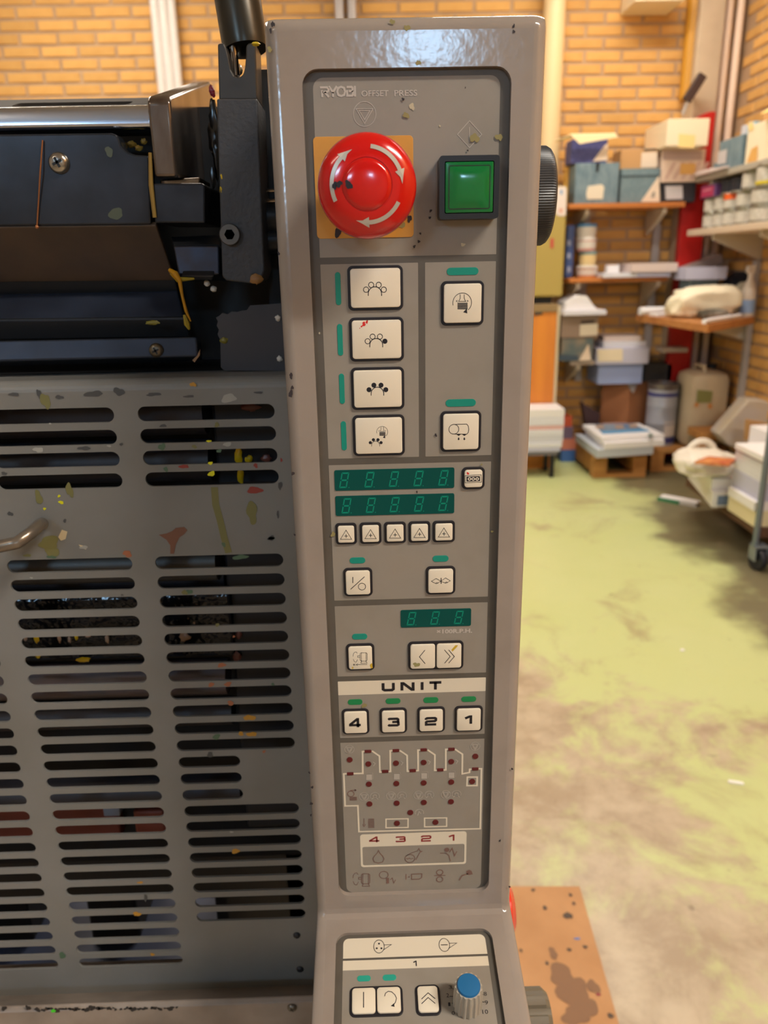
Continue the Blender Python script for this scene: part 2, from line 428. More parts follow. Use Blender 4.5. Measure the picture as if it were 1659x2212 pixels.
def housing():
    mb = MB(); R_ = .0055; N = 6
    st = []
    for k in range(N+1):
        a = pi/2*k/N; st.append((YP+R_*(1-sin(a)), ZT-R_*(1-cos(pi/2-a))-0 if False else ZT-R_*(1-cos(a)) if False else ZT-R_+R_*cos(a)))
    st.append((YP, ZBEND+.004)); st.append((YP-.0006, ZBEND+.0012))
    st.append((YP+LD.y*.003, ZBEND+LD.z*.003))
    e = Vector((0, YP, ZBEND))+LD*lo_len
    st.append((e.y, e.z)); st.append((e.y+.004, e.z-.004)); st.append((e.y+.02, e.z-.05)); st.append((.35, .6)); st.append((.35, 0))
    rows = []
    for i, (y, z) in enumerate(st):
        r = [(CX0, YBK), (CX0, y+R_)]
        r += [(CX0+R_*(1-cos(pi/2*k/N)), y+R_*(1-sin(pi/2*k/N))) for k in range(1, N+1)]
        r += [(CX1-R_*(1-cos(pi/2*k/N)), y+R_*(1-sin(pi/2*k/N))) for k in range(N, 0, -1)]
        r += [(CX1, y+R_), (CX1, YBK)]
        w_ = 1+.022*max(0, min(1, (z-ZBEND)/(ZT-ZBEND)))
        rows.append([Vector(((x-.018)*w_+.018, yy, z)) for x, yy in r])
    n = len(rows[0]); mid = 1+N                                    # quad mid..mid+1 is the flat front
    vs = [v for r in rows for v in r]; fs = []
    iu, il = N, N+3                                                # front strips that get cut-out plates
    for i in range(len(rows)-1):
        for k in range(n):
            if k == mid and i in (iu, il): continue
            fs.append((i*n+k, i*n+(k+1) % n, (i+1)*n+(k+1) % n, (i+1)*n+k))
    fs.append(tuple(range(n))); fs.append(tuple((len(rows)-1)*n+k for k in range(n)))
    mb.add(vs, fs)
    # front plates with the recesses
    a, b, c, d = rows[iu][mid], rows[iu][mid+1], rows[iu+1][mid+1], rows[iu+1][mid]
    plate(mb, fu, [(a.x, a.z), (b.x, b.z), (c.x, c.z), (d.x, d.z)], [UREC], -.0032, 0, outer_wall=False, back=False)
    plate(mb, fl_, [(CX0+R_, -.003), (CX1-R_, -.003), (CX1-R_, -lo_len), (CX0+R_, -lo_len)], [LREC], -.0026, 0, outer_wall=False, back=False)
    return mb
p1, p2 = fu.px(651, 149), fu.px(1055, 1930); p3, p4 = fu.px(1105, 149), fu.px(735, 1932)
UX0, UX1, UZ1, UZ0 = (fu.px(652, 300)[0]+fu.px(735, 1890)[0])/2, (fu.px(1105, 300)[0]+fu.px(1054, 1890)[0])/2, p1[1], (p2[1]+p4[1])/2
UREC = rrect(UX0, UZ0, UX1, UZ1, .0062, 6)
q1 = fl_.px(724, 2100); q2 = fl_.px(1075, 2100); q3 = fl_.px(900, 2010)
LREC = rrect(q1[0], -.155, q2[0], q3[1], .006, 6)
mesh_obj('housing', housing(), grey, con, smooth=True)
# faceplates
ff = Frame((0, YP+.0026, 0), (1, 0, 0), (0, 0, 1))
flo = Frame(Vector((0, YP, ZBEND))-LN*.0022, (1, 0, 0), -LD)
mb = MB(); flat(mb, ff, rrect(UX0-.0004, UZ0-.0004, UX1+.0004, UZ1+.0004, .006, 6), 0)
face_up = mesh_obj('faceplate', mb, darkg, con)
mb = MB(); flat(mb, flo, rrect(q1[0]-.0004, -.156, q2[0]+.0004, q3[1]+.0004, .006, 6), 0)
face_lo = mesh_obj('faceplate', mb, darkg, con, label='lower sloping faceplate')
def zoomf(s, ox, oy, fr=ff):
    f = lambda x, y: fr.px(ox+x*s, oy+y*s)
    f.s = s; f.fr = fr
    f.len = lambda l, x, y: l*s*fr.scale(ox+x*s, oy+y*s)
    return f
Z1 = zoomf(660/1659, 560, 0); Z2 = zoomf(520/1659, 640, 540); Z3 = zoomf(420/1659, 680, 980)
Z4 = zoomf(410/1659, 690, 1290); Z5 = zoomf(420/1659, 690, 1580); Z6 = zoomf(560/1659, 660, 1920, flo)
def quad(Z, a, b, c, d): return [Z(*a), Z(*b), Z(*c), Z(*d)]
def rq(Z, pts):                               # axis rectangle averaged from four seen corners tl tr br bl
    a, b, c, d = [Z(*p) for p in pts]
    return (a[0]+d[0])/2, (c[1]+d[1])/2, (b[0]+c[0])/2, (a[1]+b[1])/2
def round_sel(x0, y0, x1, y1, rtop, rbot):
    o = []
    for cx_, cy_, a0, r in ((x1-rbot, y0+rbot, -90, rbot), (x1-rtop, y1-rtop, 0, rtop), (x0+rtop, y1-rtop, 90, rtop), (x0+rbot, y0+rbot, 180, rbot)):
        if r < 1e-5: o.append((cx_, cy_)); continue
        for k in range(6): a = rad(a0+90*k/5); o.append((cx_+r*cos(a), cy_+r*sin(a)))
    return o
areas = MB(); h0 = .00008
gx0, gx1 = UX0+.0040, UX1-.0040
r1 = rq(Z1, [(265, 420), (1335, 410), (1310, 1385), (300, 1395)])
flat(areas, ff, round_sel(gx0, r1[1], gx1, r1[3], .004, 0), h0)
r2 = rq(Z2, [(133, 100), (840, 88), (845, 1425), (195, 1440)]); flat(areas, ff, rrect(gx0, r2[1], r2[2], r2[3], .0002, 1), h0)
r3 = rq(Z2, [(888, 88), (1405, 78), (1365, 1415), (890, 1425)]); flat(areas, ff, rrect(r3[0], r2[1], gx1, r2[3], .0002, 1), h0)
r4 = rq(Z3, [(85, 97), (1530, 67), (1500, 1222), (138, 1250)]); flat(areas, ff, rrect(gx0, r4[1], gx1, r4[3], .0002, 1), h0)
r5 = rq(Z4, [(105, 75), (1498, 47), (1480, 660), (130, 690)]); flat(areas, ff, rrect(gx0, r5[1], gx1, r5[3], .0002, 1), h0)
r6 = rq(Z4, [(131, 733), (1482, 703), (1470, 1195), (155, 1228)]); flat(areas, ff, rrect(gx0, r6[1], gx1, r6[3], .0002, 1), h0)
r7 = rq(Z5, [(150, 95), (1435, 62), (1405, 1340), (200, 1372)]); flat(areas, ff, round_sel(gx0, r7[1], gx1, r7[3], 0, .004), h0)
mesh_obj('printed_area', areas, lightg, face_up)
us = rq(Z4, [(131, 733), (1482, 703), (1480, 822), (135, 853)])
mb = MB(); flat(mb, ff, rrect(gx0, us[1], gx1, us[3], .0002, 1), .00016)
mesh_obj('unit_strip', mb, creamp, face_up, label='cream strip printed UNIT')
# ---- keys
def key(fr, x0, y0, x1, y1, halves=1, frame_mat=None, r=.0022, rim=.00115):
    mb = MB(); slab(mb, fr, rrect(x0, y0, x1, y1, r), 0, .0007, .0002)
    o = mesh_obj('push_button', mb, black, con)
    caps = []
    w = (x1-x0)/halves
    for k in range(halves):
        a = x0+k*w+(rim if k == 0 else rim*.35); b = x0+(k+1)*w-(rim if k == halves-1 else rim*.35)
        mb = MB(); slab(mb, fr, rrect(a, y0+rim, b, y1-rim, r*.6), .0006, .0017, .00045)
        caps.append(mesh_obj('key_cap', mb, cream, o, smooth=True, angle=25))
    return o
KH = .00175                                    # print on key tops
def sym(o, mb, mat=black, name='symbol'): return mesh_obj(name, mb, mat, o)
def zkey(Z, a, b, **k):
    p, q = Z(*a), Z(*b); return key(Z.fr, p[0], q[1], q[0], p[1], **k)
def zline(mb, Z, pts, w, h=KH, closed=False):
    stroke(mb, Z.fr, [Z(*p) for p in pts], Z.len(w, *pts[0]), h, closed)
def zcirc(mb, Z, c, r, w=None, h=KH, n=22, a0=0, a1=360, asp=1.0):
    cc = Z(*c); R_ = Z.len(r, *c)
    pts = [(cc[0]+(q[0]-cc[0]), cc[1]+(q[1]-cc[1])*asp) for q in circ(cc, R_, n, a0, a1)]
    if w is None: flat(mb, Z.fr, pts, h)
    else: stroke(mb, Z.fr, pts, Z.len(w, *c), h, a1-a0 == 360)
def zpoly(mb, Z, pts, h=KH): flat(mb, Z.fr, [Z(*p) for p in pts], h)
# inking-roller keys
def roller_sym(Z, c, s, fills, mb=None):       # arc with four rollers; s in zoom pixels
    mb = mb or MB(); x, y = c
    zcirc(mb, Z, (x, y+s*.62), s*.60, s*.07, a0=0, a1=180, n=16)
    zline(mb, Z, [(x-s*.60, y+s*.62), (x-s*.60, y+s*.82)], s*.07); zline(mb, Z, [(x+s*.60, y+s*.62), (x+s*.60, y+s*.82)], s*.07)
    for k, (dx, dy) in enumerate(((-.80, .26), (-.34, -.17), (.34, -.17), (.80, .26))):
        zcirc(mb, Z, (x+dx*s, y+dy*s), s*.235, None if fills[k] else s*.06)
    return mb
k = zkey(Z2, (350, 110), (737, 411)); sym(k, roller_sym(Z2, (542, 253), 76, (0, 0, 0, 0)))
k = zkey(Z2, (362, 467), (742, 761)); sym(k, roller_sym(Z2, (551, 607), 74, (0, 0, 0, 1)))
mb = MB()
for sd, (x, y, r) in enumerate(((468, 510, 13), (485, 496, 9), (450, 526, 6), (437, 537, 3))): flat(mb, ff, splat(ff, Z2(x, y), Z2.len(r, x, y), sd), KH)
sym(k, mb, M('red_mark', (214, 40, 36), .5), 'ink_mark')
k = zkey(Z2, (374, 811), (745, 1094)); sym(k, roller_sym(Z2, (559, 940), 72, (1, 1, 1, 1)))
k = zkey(Z2, (386, 1139), (748, 1411)); mb = roller_sym(Z2, (547, 1310), 46, (1, 1, 1, 1))
def stack_sym(mb, Z, c, r, hh=KH):             # sheet stack inside a turning arrow
    x, y = c
    zcirc(mb, Z, c, r, r*.06, h=hh, a0=-50, a1=195, n=22)
    zpoly(mb, Z, [(x+r*.10, y+r*1.02), (x+r*.50, y+r*.62), (x+r*.55, y+r*1.15)], h=hh)
    zline(mb, Z, [(x-r*.22, y-r*.88), (x-r*.22, y-r*.45), (x-r*.38, y-r*.14), (x+r*.38, y-r*.14), (x+r*.22, y-r*.45), (x+r*.22, y-r*.88)], r*.06, h=hh)
    for d in (-1, 1): zline(mb, Z, [(x+d*r*.5, y-r*.27), (x+d*r*.64, y-r*.18), (x+d*r*.5, y-r*.08)], r*.05, h=hh)
    for j in range(6): zline(mb, Z, [(x-r*.5, y+r*(.06+.12*j)), (x+r*.58, y+r*(.06+.12*j))], r*.085, h=hh)
stack_sym(mb, Z2, (592, 1248), 38); sym(k, mb)
k = zkey(Z2, (997, 215), (1288, 516)); mb = MB(); stack_sym(mb, Z2, (1140, 362), 64); sym(k, mb)
k = zkey(Z2, (993, 1111), (1269, 1384)); mb = MB()
zcirc(mb, Z2, (1083, 1230), 34, 4, n=20, asp=1.0)
zline(mb, Z2, [(1083, 1197), (1172, 1195), (1182, 1208), (1186, 1230), (1182, 1252), (1172, 1264), (1083, 1263)], 4)
for dx in (1116, 1155):
    zpoly(mb, Z2, [(dx-20, 1262), (dx+20, 1262), (dx, 1276)]); zpoly(mb, Z2, [(dx, 1284), (dx+7, 1298), (dx, 1306), (dx-7, 1298)])
sym(k, mb)
# indicator windows
def led(Z, a, b, mat=teal, lbl=None):
    p, q = Z(*a), Z(*b); x0, x1, y0, y1 = p[0], q[0], q[1], p[1]
    mb = MB(); slab(mb, Z.fr, rrect(x0, y0, x1, y1, min(x1-x0, y1-y0)/2), 0, .0003, .0001)
    mesh_obj('indicator_light', mb, mat, con)
for a, b in (((266, 153), (311, 380)), ((280, 510), (324, 728)), ((293, 852), (336, 1060)), ((306, 1180), (349, 1380)),
             ((1037, 123), (1255, 171)), ((1029, 1030), (1237, 1076))): led(Z2, a, b)
for a, b in (((296, 886), (432, 934)), ((1005, 870), (1141, 919))): led(Z3, a, b)
led(Z4, (285, 320), (420, 366))
for a, b in (((247, 893), (377, 937)), ((578, 885), (709, 928)), ((908, 875), (1040, 920)), ((1240, 868), (1370, 911))): led(Z4, a, b, green_led)
for a, b in (((330, 557), (418, 592)), ((493, 551), (582, 587))): led(Z6, a, b, M('led_teal_light', (40, 160, 140), .35))
# displays with seven-segment digits
def digit(fr, c, w, h_, hh, shear=.2):
    mb = MB(); t = w*.17
    def S(x, y): return (c[0]+x*w/2+y*h_/2*shear, c[1]+y*h_/2)
    g = .10
    for pts in ([(-1+g, 1), (1-g, 1), (.66-g, .80), (-.66+g, .80)], [(-1+g, -1), (1-g, -1), (.66-g, -.80), (-.66+g, -.80)],
                [(-.75+g, .0), (-.6, .1), (.6, .1), (.75-g, 0), (.6, -.1), (-.6, -.1)]):
        flat(mb, fr, [S(*p) for p in pts], hh)
    for sx in (-1, 1):
        for sy in (-1, 1):
            flat(mb, fr, [S(sx, sy*.97), (S(sx, sy*.06)), S(sx*.68, sy*.14), S(sx*.68, sy*.78)], hh)
    flat(mb, fr, circ(S(1.55, -.95), w*.07, 8), hh)
    return mb
def display(Z, pts, centres, dw):
    x0, y0, x1, y1 = rq(Z, pts)
    mb = MB(); slab(mb, ff, rrect(x0, y0, x1, y1, .0008, 3), 0, .0004, .0001)
    o = mesh_obj('display', mb, disp_m, con)
    for cx_ in centres:
        c = Z(cx_, 200)[0]
        mesh_obj('digit', digit(ff, (c, (y0+y1)/2+.0001), dw, (y1-y0)*.76, .00046), seg_m, o)
dw = Z3.len(66, 600, 200)
display(Z3, [(165, 140), (1190, 117), (1190, 293), (172, 313)], (250, 466, 675, 885, 1097), dw)
display(Z3, [(173, 360), (1190, 338), (1189, 507), (180, 531)], (262, 472, 678, 888, 1097), dw)
display(Z4, [(709, 110), (1325, 97), (1325, 248), (711, 264)], (805, 1010, 1217), dw)
# counter key
k = zkey(Z3, (1254, 114), (1446, 298)); mb = MB()
zline(mb, Z3, [(1278, 180), (1415, 172), (1418, 234), (1278, 240)], 4, closed=True)
zpoly(mb, Z3, [(1290, 188), (1404, 183), (1406, 226), (1291, 229)]); sym(k, mb)
mb = MB()
for x in (1316, 1348, 1381): zcirc(mb, Z3, (x, 207), 11, 8, h=KH+.00004)
sym(k, mb, cream, 'counter_zeros')
mb = MB(); flat(mb, ff, splat(ff, Z3(1300, 160), Z3.len(10, 1300, 160), 3), KH); sym(k, mb, MATS['red_mark'], 'ink_mark')
for a, b in (((174, 592), (361, 768)), ((381, 587), (570, 763)), ((590, 582), (778, 758)), ((798, 577), (985, 753)), ((1005, 573), (1193, 749))):
    k = zkey(Z3, a, b, r=.0016); mb = MB(); cx_, cy_ = (a[0]+b[0])/2, (a[1]+b[1])/2+6
    zline(mb, Z3, [(cx_-48, cy_+34), (cx_, cy_-44), (cx_+48, cy_+34)], 4, closed=True)
    zline(mb, Z3, [(cx_-14, cy_+6), (cx_+16, cy_+6)], 5); zline(mb, Z3, [(cx_+1, cy_-10), (cx_+1, cy_+21)], 5); sym(k, mb)
k = zkey(Z3, (241, 975), (495, 1208)); mb = MB()
zline(mb, Z3, [(325, 1040), (325, 1092)], 6); zline(mb, Z3, [(306, 1145), (424, 1038)], 6); zcirc(mb, Z3, (403, 1122), 31, 5); sym(k, mb)
k = zkey(Z3, (946, 961), (1197, 1193)); mb = MB()
zline(mb, Z3, [(992, 1077), (1033, 1053), (1073, 1076), (1034, 1098)], 4, closed=True); zline(mb, Z3, [(1073, 1076), (1113, 1048), (1153, 1073), (1114, 1094)], 4, closed=True)
zline(mb, Z3, [(1075, 1048), (1075, 1098)], 7); zline(mb, Z3, [(1026, 1096), (1038, 1087), (1048, 1096)], 4); zline(mb, Z3, [(1108, 1090), (1120, 1081), (1130, 1090)], 4); sym(k, mb)
# motor key
def motor_sym(mb, Z, o_, s, hh, arrow=True, w=4):
    ox, oy = o_
    def T(p): return (ox+p[0]*s, oy+p[1]*s)
    zline(mb, Z, [T((60, 12)), T((68, 5)), T((110, 5)), T((118, 12)), T((118, 66)), T((110, 75)), T((68, 75)), T((60, 66))], w, hh, True)
    for x in (70, 108): zline(mb, Z, [T((x, 6)), T((x, 75))], w*.8, hh)
    zline(mb, Z, [T((58, 30)), T((40, 30)), T((40, 44)), T((58, 44))], w*.9, hh)
    zline(mb, Z, [T((72, 76)), T((65, 92)), T((118, 92)), T((108, 76))], w*.9, hh)
    zline(mb, Z, [T((0, 36)), T((3, 14)), T((14, 0)), T((28, -2)), T((36, 10))], w*.8, hh); zline(mb, Z, [T((2, 58)), T((12, 80)), T((26, 84)), T((38, 62))], w*.8, hh)
    if arrow:
        zline(mb, Z, [T((38, 104)), T((118, 104))], w, hh); zline(mb, Z, [T((40, 98)), T((26, 105)), T((40, 112))], w, hh); zline(mb, Z, [T((20, 98)), T((8, 105)), T((20, 112))], w, hh); zline(mb, Z, [T((5, 97)), T((5, 113))], w, hh)
k = zkey(Z4, (231, 406), (484, 631)); mb = MB(); motor_sym(mb, Z4, (294, 466), 1.04, KH); sym(k, mb)
yel = M('ink_yellow', (206, 168, 40), .5)
mb = MB(); flat(mb, ff, splat(ff, Z4(455, 582), Z4.len(13, 455, 582), 5, ax=1.6), KH); flat(mb, ff, splat(ff, Z4(292, 603), Z4.len(8, 292, 603), 6), KH); sym(k, mb, yel, 'ink_mark')
k = zkey(Z4, (773, 388), (1256, 620), halves=2); mb = MB()
zline(mb, Z4, [(920, 448), (872, 507), (922, 566)], 6); zline(mb, Z4, [(1090, 446), (1140, 504), (1092, 562)], 6); zline(mb, Z4, [(1126, 446), (1176, 504), (1126, 562)], 6); sym(k, mb)
mb = MB(); zpoly(mb, Z4, [(1150, 446), (1185, 406), (1208, 406), (1196, 424), (1160, 460)]); sym(k, mb, yel, 'ink_mark')
mb = MB(); flat(mb, ff, splat(ff, Z4(845, 572), Z4.len(27, 845, 572), 9, ax=.8), KH); sym(k, mb, M('ink_olive', (150, 142, 92), .6), 'ink_mark')
# heavy extended figures and letters
GL = {'4': [[(.98, .28), (.02, .28), (.02, .36), (.66, .98), (.72, .98), (.72, .02)]],
      '3': [[(.04, .80), (.14, .90), (.86, .90), (.94, .82), (.94, .60), (.86, .52), (.40, .52)], [(.86, .52), (.96, .44), (.96, .18), (.86, .10), (.12, .10), (.03, .20)]],
      '2': [[(.04, .70), (.04, .82), (.14, .90), (.86, .90), (.95, .82), (.95, .62), (.86, .52), (.14, .48), (.05, .40), (.05, .10), (.98, .10)]],
      '1': [[(.12, .72), (.55, .94), (.66, .94), (.66, .02)]],
      'U': [[(.08, 1), (.08, .22), (.2, .1), (.8, .1), (.92, .22), (.92, 1)]], 'N': [[(.09, 0), (.09, .9), (.2, .9), (.8, .1), (.91, .1), (.91, 1)]],
      'I': [[(.5, 0), (.5, 1)]], 'T': [[(0, .9), (1, .9)], [(.5, .9), (.5, 0)]],
      'R': [[(.05, .90), (.80, .90), (.94, .78), (.94, .60), (.80, .48), (.30, .48)], [(.52, .48), (.95, 0)], [(.26, .66), (.26, 0)]],
      'Y': [[(.05, 1), (.5, .46), (.95, 1)], [(.5, .46), (.5, 0)]],
      'O': [[(.5, .92), (.82, .82), (.93, .5), (.82, .18), (.5, .08), (.18, .18), (.07, .5), (.18, .82)]],
      'B': [[(.05, .90), (.80, .90), (.92, .80), (.92, .62), (.82, .52), (.34, .52)], [(.82, .52), (.95, .42), (.95, .20), (.82, .10), (.10, .10), (.10, .62)]]}
def glyph(mb, fr, ch, x0, y0, x1, y1, t, h):
    for pl in GL[ch]:
        pts = [(x0+p[0]*(x1-x0), y0+p[1]*(y1-y0)) for p in pl]
        stroke(mb, fr, pts, t, h, closed=(ch == 'O'))
mb = MB(); t_ = Z4.len(25, 800, 780)
zu0, zu1 = Z4(800, 813)[1], Z4(800, 741)[1]
for ch, xa, xb in (('U', 548, 655), ('N', 710, 830), ('I', 885, 910), ('T', 962, 1065)):
    x0, x1 = Z4(xa, 780)[0], Z4(xb, 780)[0]; glyph(mb, ff, ch, x0, zu0+.0001, x1, zu1-.0001, t_, .00024)
mesh_obj('lettering', mb, black, face_up, label='black UNIT lettering')
for ch, a, b, g0, g1 in (('4', (194, 976), (438, 1188), (270, 1123), (362, 1047)), ('3', (524, 968), (766, 1180), (598, 1112), (692, 1038)),
                         ('2', (854, 958), (1096, 1170), (926, 1104), (1020, 1032)), ('1', (1181, 950), (1423, 1165), (1258, 1093), (1352, 1021))):
    k = zkey(Z4, a, b); mb = MB(); p, q = Z4(*g0), Z4(*g1); glyph(mb, ff, ch, p[0], p[1], q[0], q[1], Z4.len(23, *g0), KH); sym(k, mb)
# plain printed words on the upper area
mb = MB(); HP = .0002
xa = [(328, 383), (386, 434), (437, 470), (475, 508), (516, 527)]
y0, y1 = Z1(430, 527)[1], Z1(430, 468)[1]
for ch, (a, b) in zip('RYOBI', ((328, 380), (376, 425), (420, 470), (474, 510), (514, 526))):
    x0, x1 = Z1(a, 500)[0], Z1(b, 500)[0]; glyph(mb, ff, ch, x0, y0, x1, y1, Z1.len(11, 430, 500), HP)
text(mb, ff, 'OFFSET', (Z1(555, 525), Z1(702, 490)), HP, .012); text(mb, ff, 'PRESS', (Z1(734, 523), Z1(858, 488)), HP, .012)
mesh_obj('title_lettering', mb, white_p, face_up); mb = MB()
text(mb, ff, '\u00d7100R.P.H.', (Z4(1024, 318), Z4(1335, 272)), HP, .035)
mesh_obj('rate_lettering', mb, white_p, face_up); mb = MB()
def stop_sym(mb, Z, c, r, w, h=HP):
    zcirc(mb, Z, c, r, w, h=h, n=26)
    for f in (.80, .50): zline(mb, Z, [(c[0]-r*f*.95, c[1]-r*f*.52-(r*.06)), (c[0]+r*f*.95, c[1]-r*f*.52-(r*.06)), (c[0], c[1]+r*f*1.12-(r*.06))], w, h=h, closed=True)
stop_sym(mb, Z1, (572, 620), 61, 3.2); mesh_obj('stop_symbol', mb, white_p, face_up); mb = MB()
zline(mb, Z1, [(1141, 656), (1208, 730), (1141, 802), (1076, 730)], 3, h=HP, closed=True); zline(mb, Z1, [(1141, 690), (1141, 772)], 3.2, h=HP)
mesh_obj('start_symbol', mb, white_p, face_up)

# ---- emergency stop
mb = MB(); slab(mb, ff, rrect(*Z1(315, 1297), *Z1(835, 735), .0016), 0, .0004, .0001)
es = mesh_obj('emergency_stop', mb, M('sticker_orange', (214, 152, 60), .5, col2=(196, 138, 58), scale=60), con, label='amber square plate with red mushroom button')
ec = Z1(577, 1003)
ecu, ecv = Vector((PY(793, 399, YP-.023).x, PY(793, 399, YP-.023).z))
R_es = (PY(898, 400, YP-.019).x-PY(688, 400, YP-.019).x)/2*1.035
eo = Vector((ecu, YP+.0026, ecv))
redm = M('button_red', (206, 14, 12), .16, coat=.4)
mesh_obj('stem', MB().lathe([(R_es*.55, 0), (R_es*.55, .014)], eo, (0, -1, 0), 32), M('stem_dark', (40, 30, 30), .4), es, smooth=True)
k_ = R_es
prof = [(k_*.55, .010), (k_*.80, .0105), (k_*.96, .0135), (k_, .017), (k_*.985, .0205), (k_*.94, .0228), (k_*.85, .0243), (k_*.72, .0255), (k_*.58, .0262), (k_*.50, .0264),
        (k_*.494, .0261), (k_*.482, .0261), (k_*.475, .0265), (k_*.40, .0271), (k_*.25, .0276), (k_*.1, .0278), (0, .0278)]
mesh_obj('mushroom_cap', MB().lathe(prof, eo, (0, -1, 0), 64), redm, es, smooth=True, angle=60)
def dome_h(r):
    for (r0, a), (r1_, b) in zip(prof[4:], prof[5:]):
        if r1_ <= r <= r0 and r0 > r1_: return a+(b-a)*(r0-r)/(r0-r1_)
    return .027
def on_dome(mb, r0, r1_, a0, a1, head):        # curved arrow wrapped on the cap, clockwise
    n = 14
    def P(r, a): return eo+Vector((r*cos(rad(a)), -dome_h(r)-.00022, r*sin(rad(a))))
    for k in range(n):
        a, b = a0+(a1-a0)*k/n, a0+(a1-a0)*(k+1)/n
        mb.add([P(r0, a), P(r1_, a), P(r1_, b), P(r0, b)], [(0, 1, 2, 3)])
    rm = (r0+r1_)/2; w = (r1_-r0)*1.25
    mb.add([P(rm-w, a1), P(rm, a1), P(rm+w, a1), P(rm+w*.3, a1+head*.5), P(rm, a1+head), P(rm-w*.3, a1+head*.5)], [(0, 1, 5), (1, 2, 3), (1, 3, 4, 5)])
mb = MB()
for a0, a1 in ((205, 135), (83, 22), (-28, -88)): on_dome(mb, k_*.655, k_*.735, a0, a1, -22)
mesh_obj('arrow_outline', mb, M('arrow_silver', (196, 190, 178), .3, .3), es)
mb = MB()
for x, y, r, sd in ((722, 402, 5, 1), (733, 399, 5, 2), (752, 400, 7, 3)):
    p = PY(x, y, YP-.0235); r_ = math.hypot(p.x-eo.x, p.z-eo.z); hh = dome_h(r_)+.0003
    f2 = Frame((0, YP+.0026, 0), (1, 0, 0), (0, 0, 1)); flat(mb, f2, splat(f2, (p.x, p.z), .0011 if r < 6 else .0014, sd), hh)
mesh_obj('ink_mark', mb, black, es)
# ---- start button
x0, z0 = ff.px(948, 479); x1, z1 = ff.px(1080, 334)
YS = YP-.0065
fs_ = Frame((0, YS, 0), (1, 0, 0), (0, 0, 1))
a = fs_.px(949, 474); b = fs_.px(1080, 334); sx0, sz0, sx1, sz1 = a[0], a[1], b[0], b[1]
mb = MB(); plate(mb, fs_, rrect(sx0, sz0, sx1, sz1, .0012, 3), [rrect(sx0+.0021, sz0+.0021, sx1-.0021, sz1-.0021, .0006, 3)], -.0091, 0)
sb = mesh_obj('start_button', mb, M('bezel_black', (26, 26, 28), .35), con, bev=.0005, label='square green start button in a black bezel')
gm = M('button_green', (2, 112, 52), .15, coat=.3)
mb = MB(); slab(mb, fs_, rrect(sx0+.0023, sz0+.0023, sx1-.0023, sz1-.0023, .0006, 3), -.006, .0002, .0006)
mesh_obj('lens', mb, gm, sb, smooth=True, angle=25)
i0, i1, j0, j1 = sx0+.0040, sx1-.0040, sz0+.0040, sz1-.0040
mb = MB(); n = 10; vs = []
for a in range(n+1):
    for b in range(n+1):
        u, v = a/n*2-1, b/n*2-1; vs.append(fs_.p((i0+(i1-i0)*a/n, j0+(j1-j0)*b/n), .0003+.0009*(1-abs(u)**4)*(1-abs(v)**4)))
mb.add(vs, [(a*(n+1)+b, (a+1)*(n+1)+b, (a+1)*(n+1)+b+1, a*(n+1)+b+1) for a in range(n) for b in range(n)])
mesh_obj('lens_dome', mb, gm, sb, smooth=True)
mb = MB(); stroke(mb, fs_, rrect(i0-.0002, j0-.0002, i1+.0002, j1+.0002, .0005, 2), .0003, .00035, True); mesh_obj('lens_seam', mb, black, sb)

# ---- lamp diagram (bottom area)
HD = .0002
mb = MB()
W_ = 15
zline(mb, Z5, [(290, 358), (370, 356), (368, 170), (388, 168)], W_, HD)
zline(mb, Z5, [(448, 164), (512, 208), (516, 345), (534, 345)], W_, HD); zline(mb, Z5, [(588, 340), (606, 340), (604, 163), (624, 162)], W_, HD)
zline(mb, Z5, [(685, 160), (748, 203), (750, 338), (768, 338)], W_, HD); zline(mb, Z5, [(824, 333), (842, 332), (841, 158), (862, 157)], W_, HD)
zline(mb, Z5, [(922, 155), (985, 198), (984, 331), (1003, 331)], W_, HD); zline(mb, Z5, [(1058, 327), (1078, 326), (1078, 151), (1098, 150)], W_, HD)
zline(mb, Z5, [(1155, 149), (1220, 192), (1218, 360), (1280, 348), (1281, 321), (1300, 320)], W_, HD); zline(mb, Z5, [(1357, 317), (1382, 316), (1372, 828), (337, 853), (328, 632), (219, 634), (208, 360), (234, 359)], W_, HD)
zline(mb, Z5, [(1262, 388), (1346, 387), (1344, 460), (1258, 461)], 14, HD, True)
zline(mb, Z5, [(568, 746), (756, 743), (756, 817), (568, 820)], 12, HD, True); zline(mb, Z5, [(897, 738), (1085, 735), (1085, 808), (897, 812)], 12, HD, True)
p, q = Z5(347, 1155), Z5(1254, 850)
x0, y0, x1, y1 = rq(Z5, [(346, 878), (1255, 851), (1252, 1130), (354, 1155)])
hd = rq(Z5, [(346, 878), (1255, 851), (1254, 958), (350, 983)])
plate(mb, ff, rrect(x0, y0, x1, y1, .0016), [rrect(x0+.0011, y0+.0011, x1-.0011, hd[1], .0010)], HD-.0001, HD)
dg = mesh_obj('status_diagram', mb, creamp, con, label='cream line diagram of four units with red lamps')
mb = MB(); PP = HD+.00004
for ch, g0, g1 in (('4', (430, 946), (512, 898)), ('3', (650, 942), (732, 892)), ('2', (870, 938), (952, 884)), ('1', (1095, 932), (1170, 880))):
    p, q = Z5(*g0), Z5(*g1); glyph(mb, ff, ch, p[0], p[1], q[0], q[1], Z5.len(15, *g0), PP)
mesh_obj('red_figures', mb, maroon2, dg)
mb = MB()
pts = [(503, 1012), (515, 1036), (540, 1062), (551, 1085), (540, 1110), (503, 1121), (468, 1112), (457, 1085), (468, 1062), (492, 1036)]
zline(mb, Z5, pts, 7, PP, True)
zcirc(mb, Z5, (772, 1082), 42, 6, h=PP); zline(mb, Z5, [(735, 1062), (790, 1032), (838, 1018), (848, 995), (858, 1018), (876, 1020), (855, 1032), (822, 1094)], 6, PP)
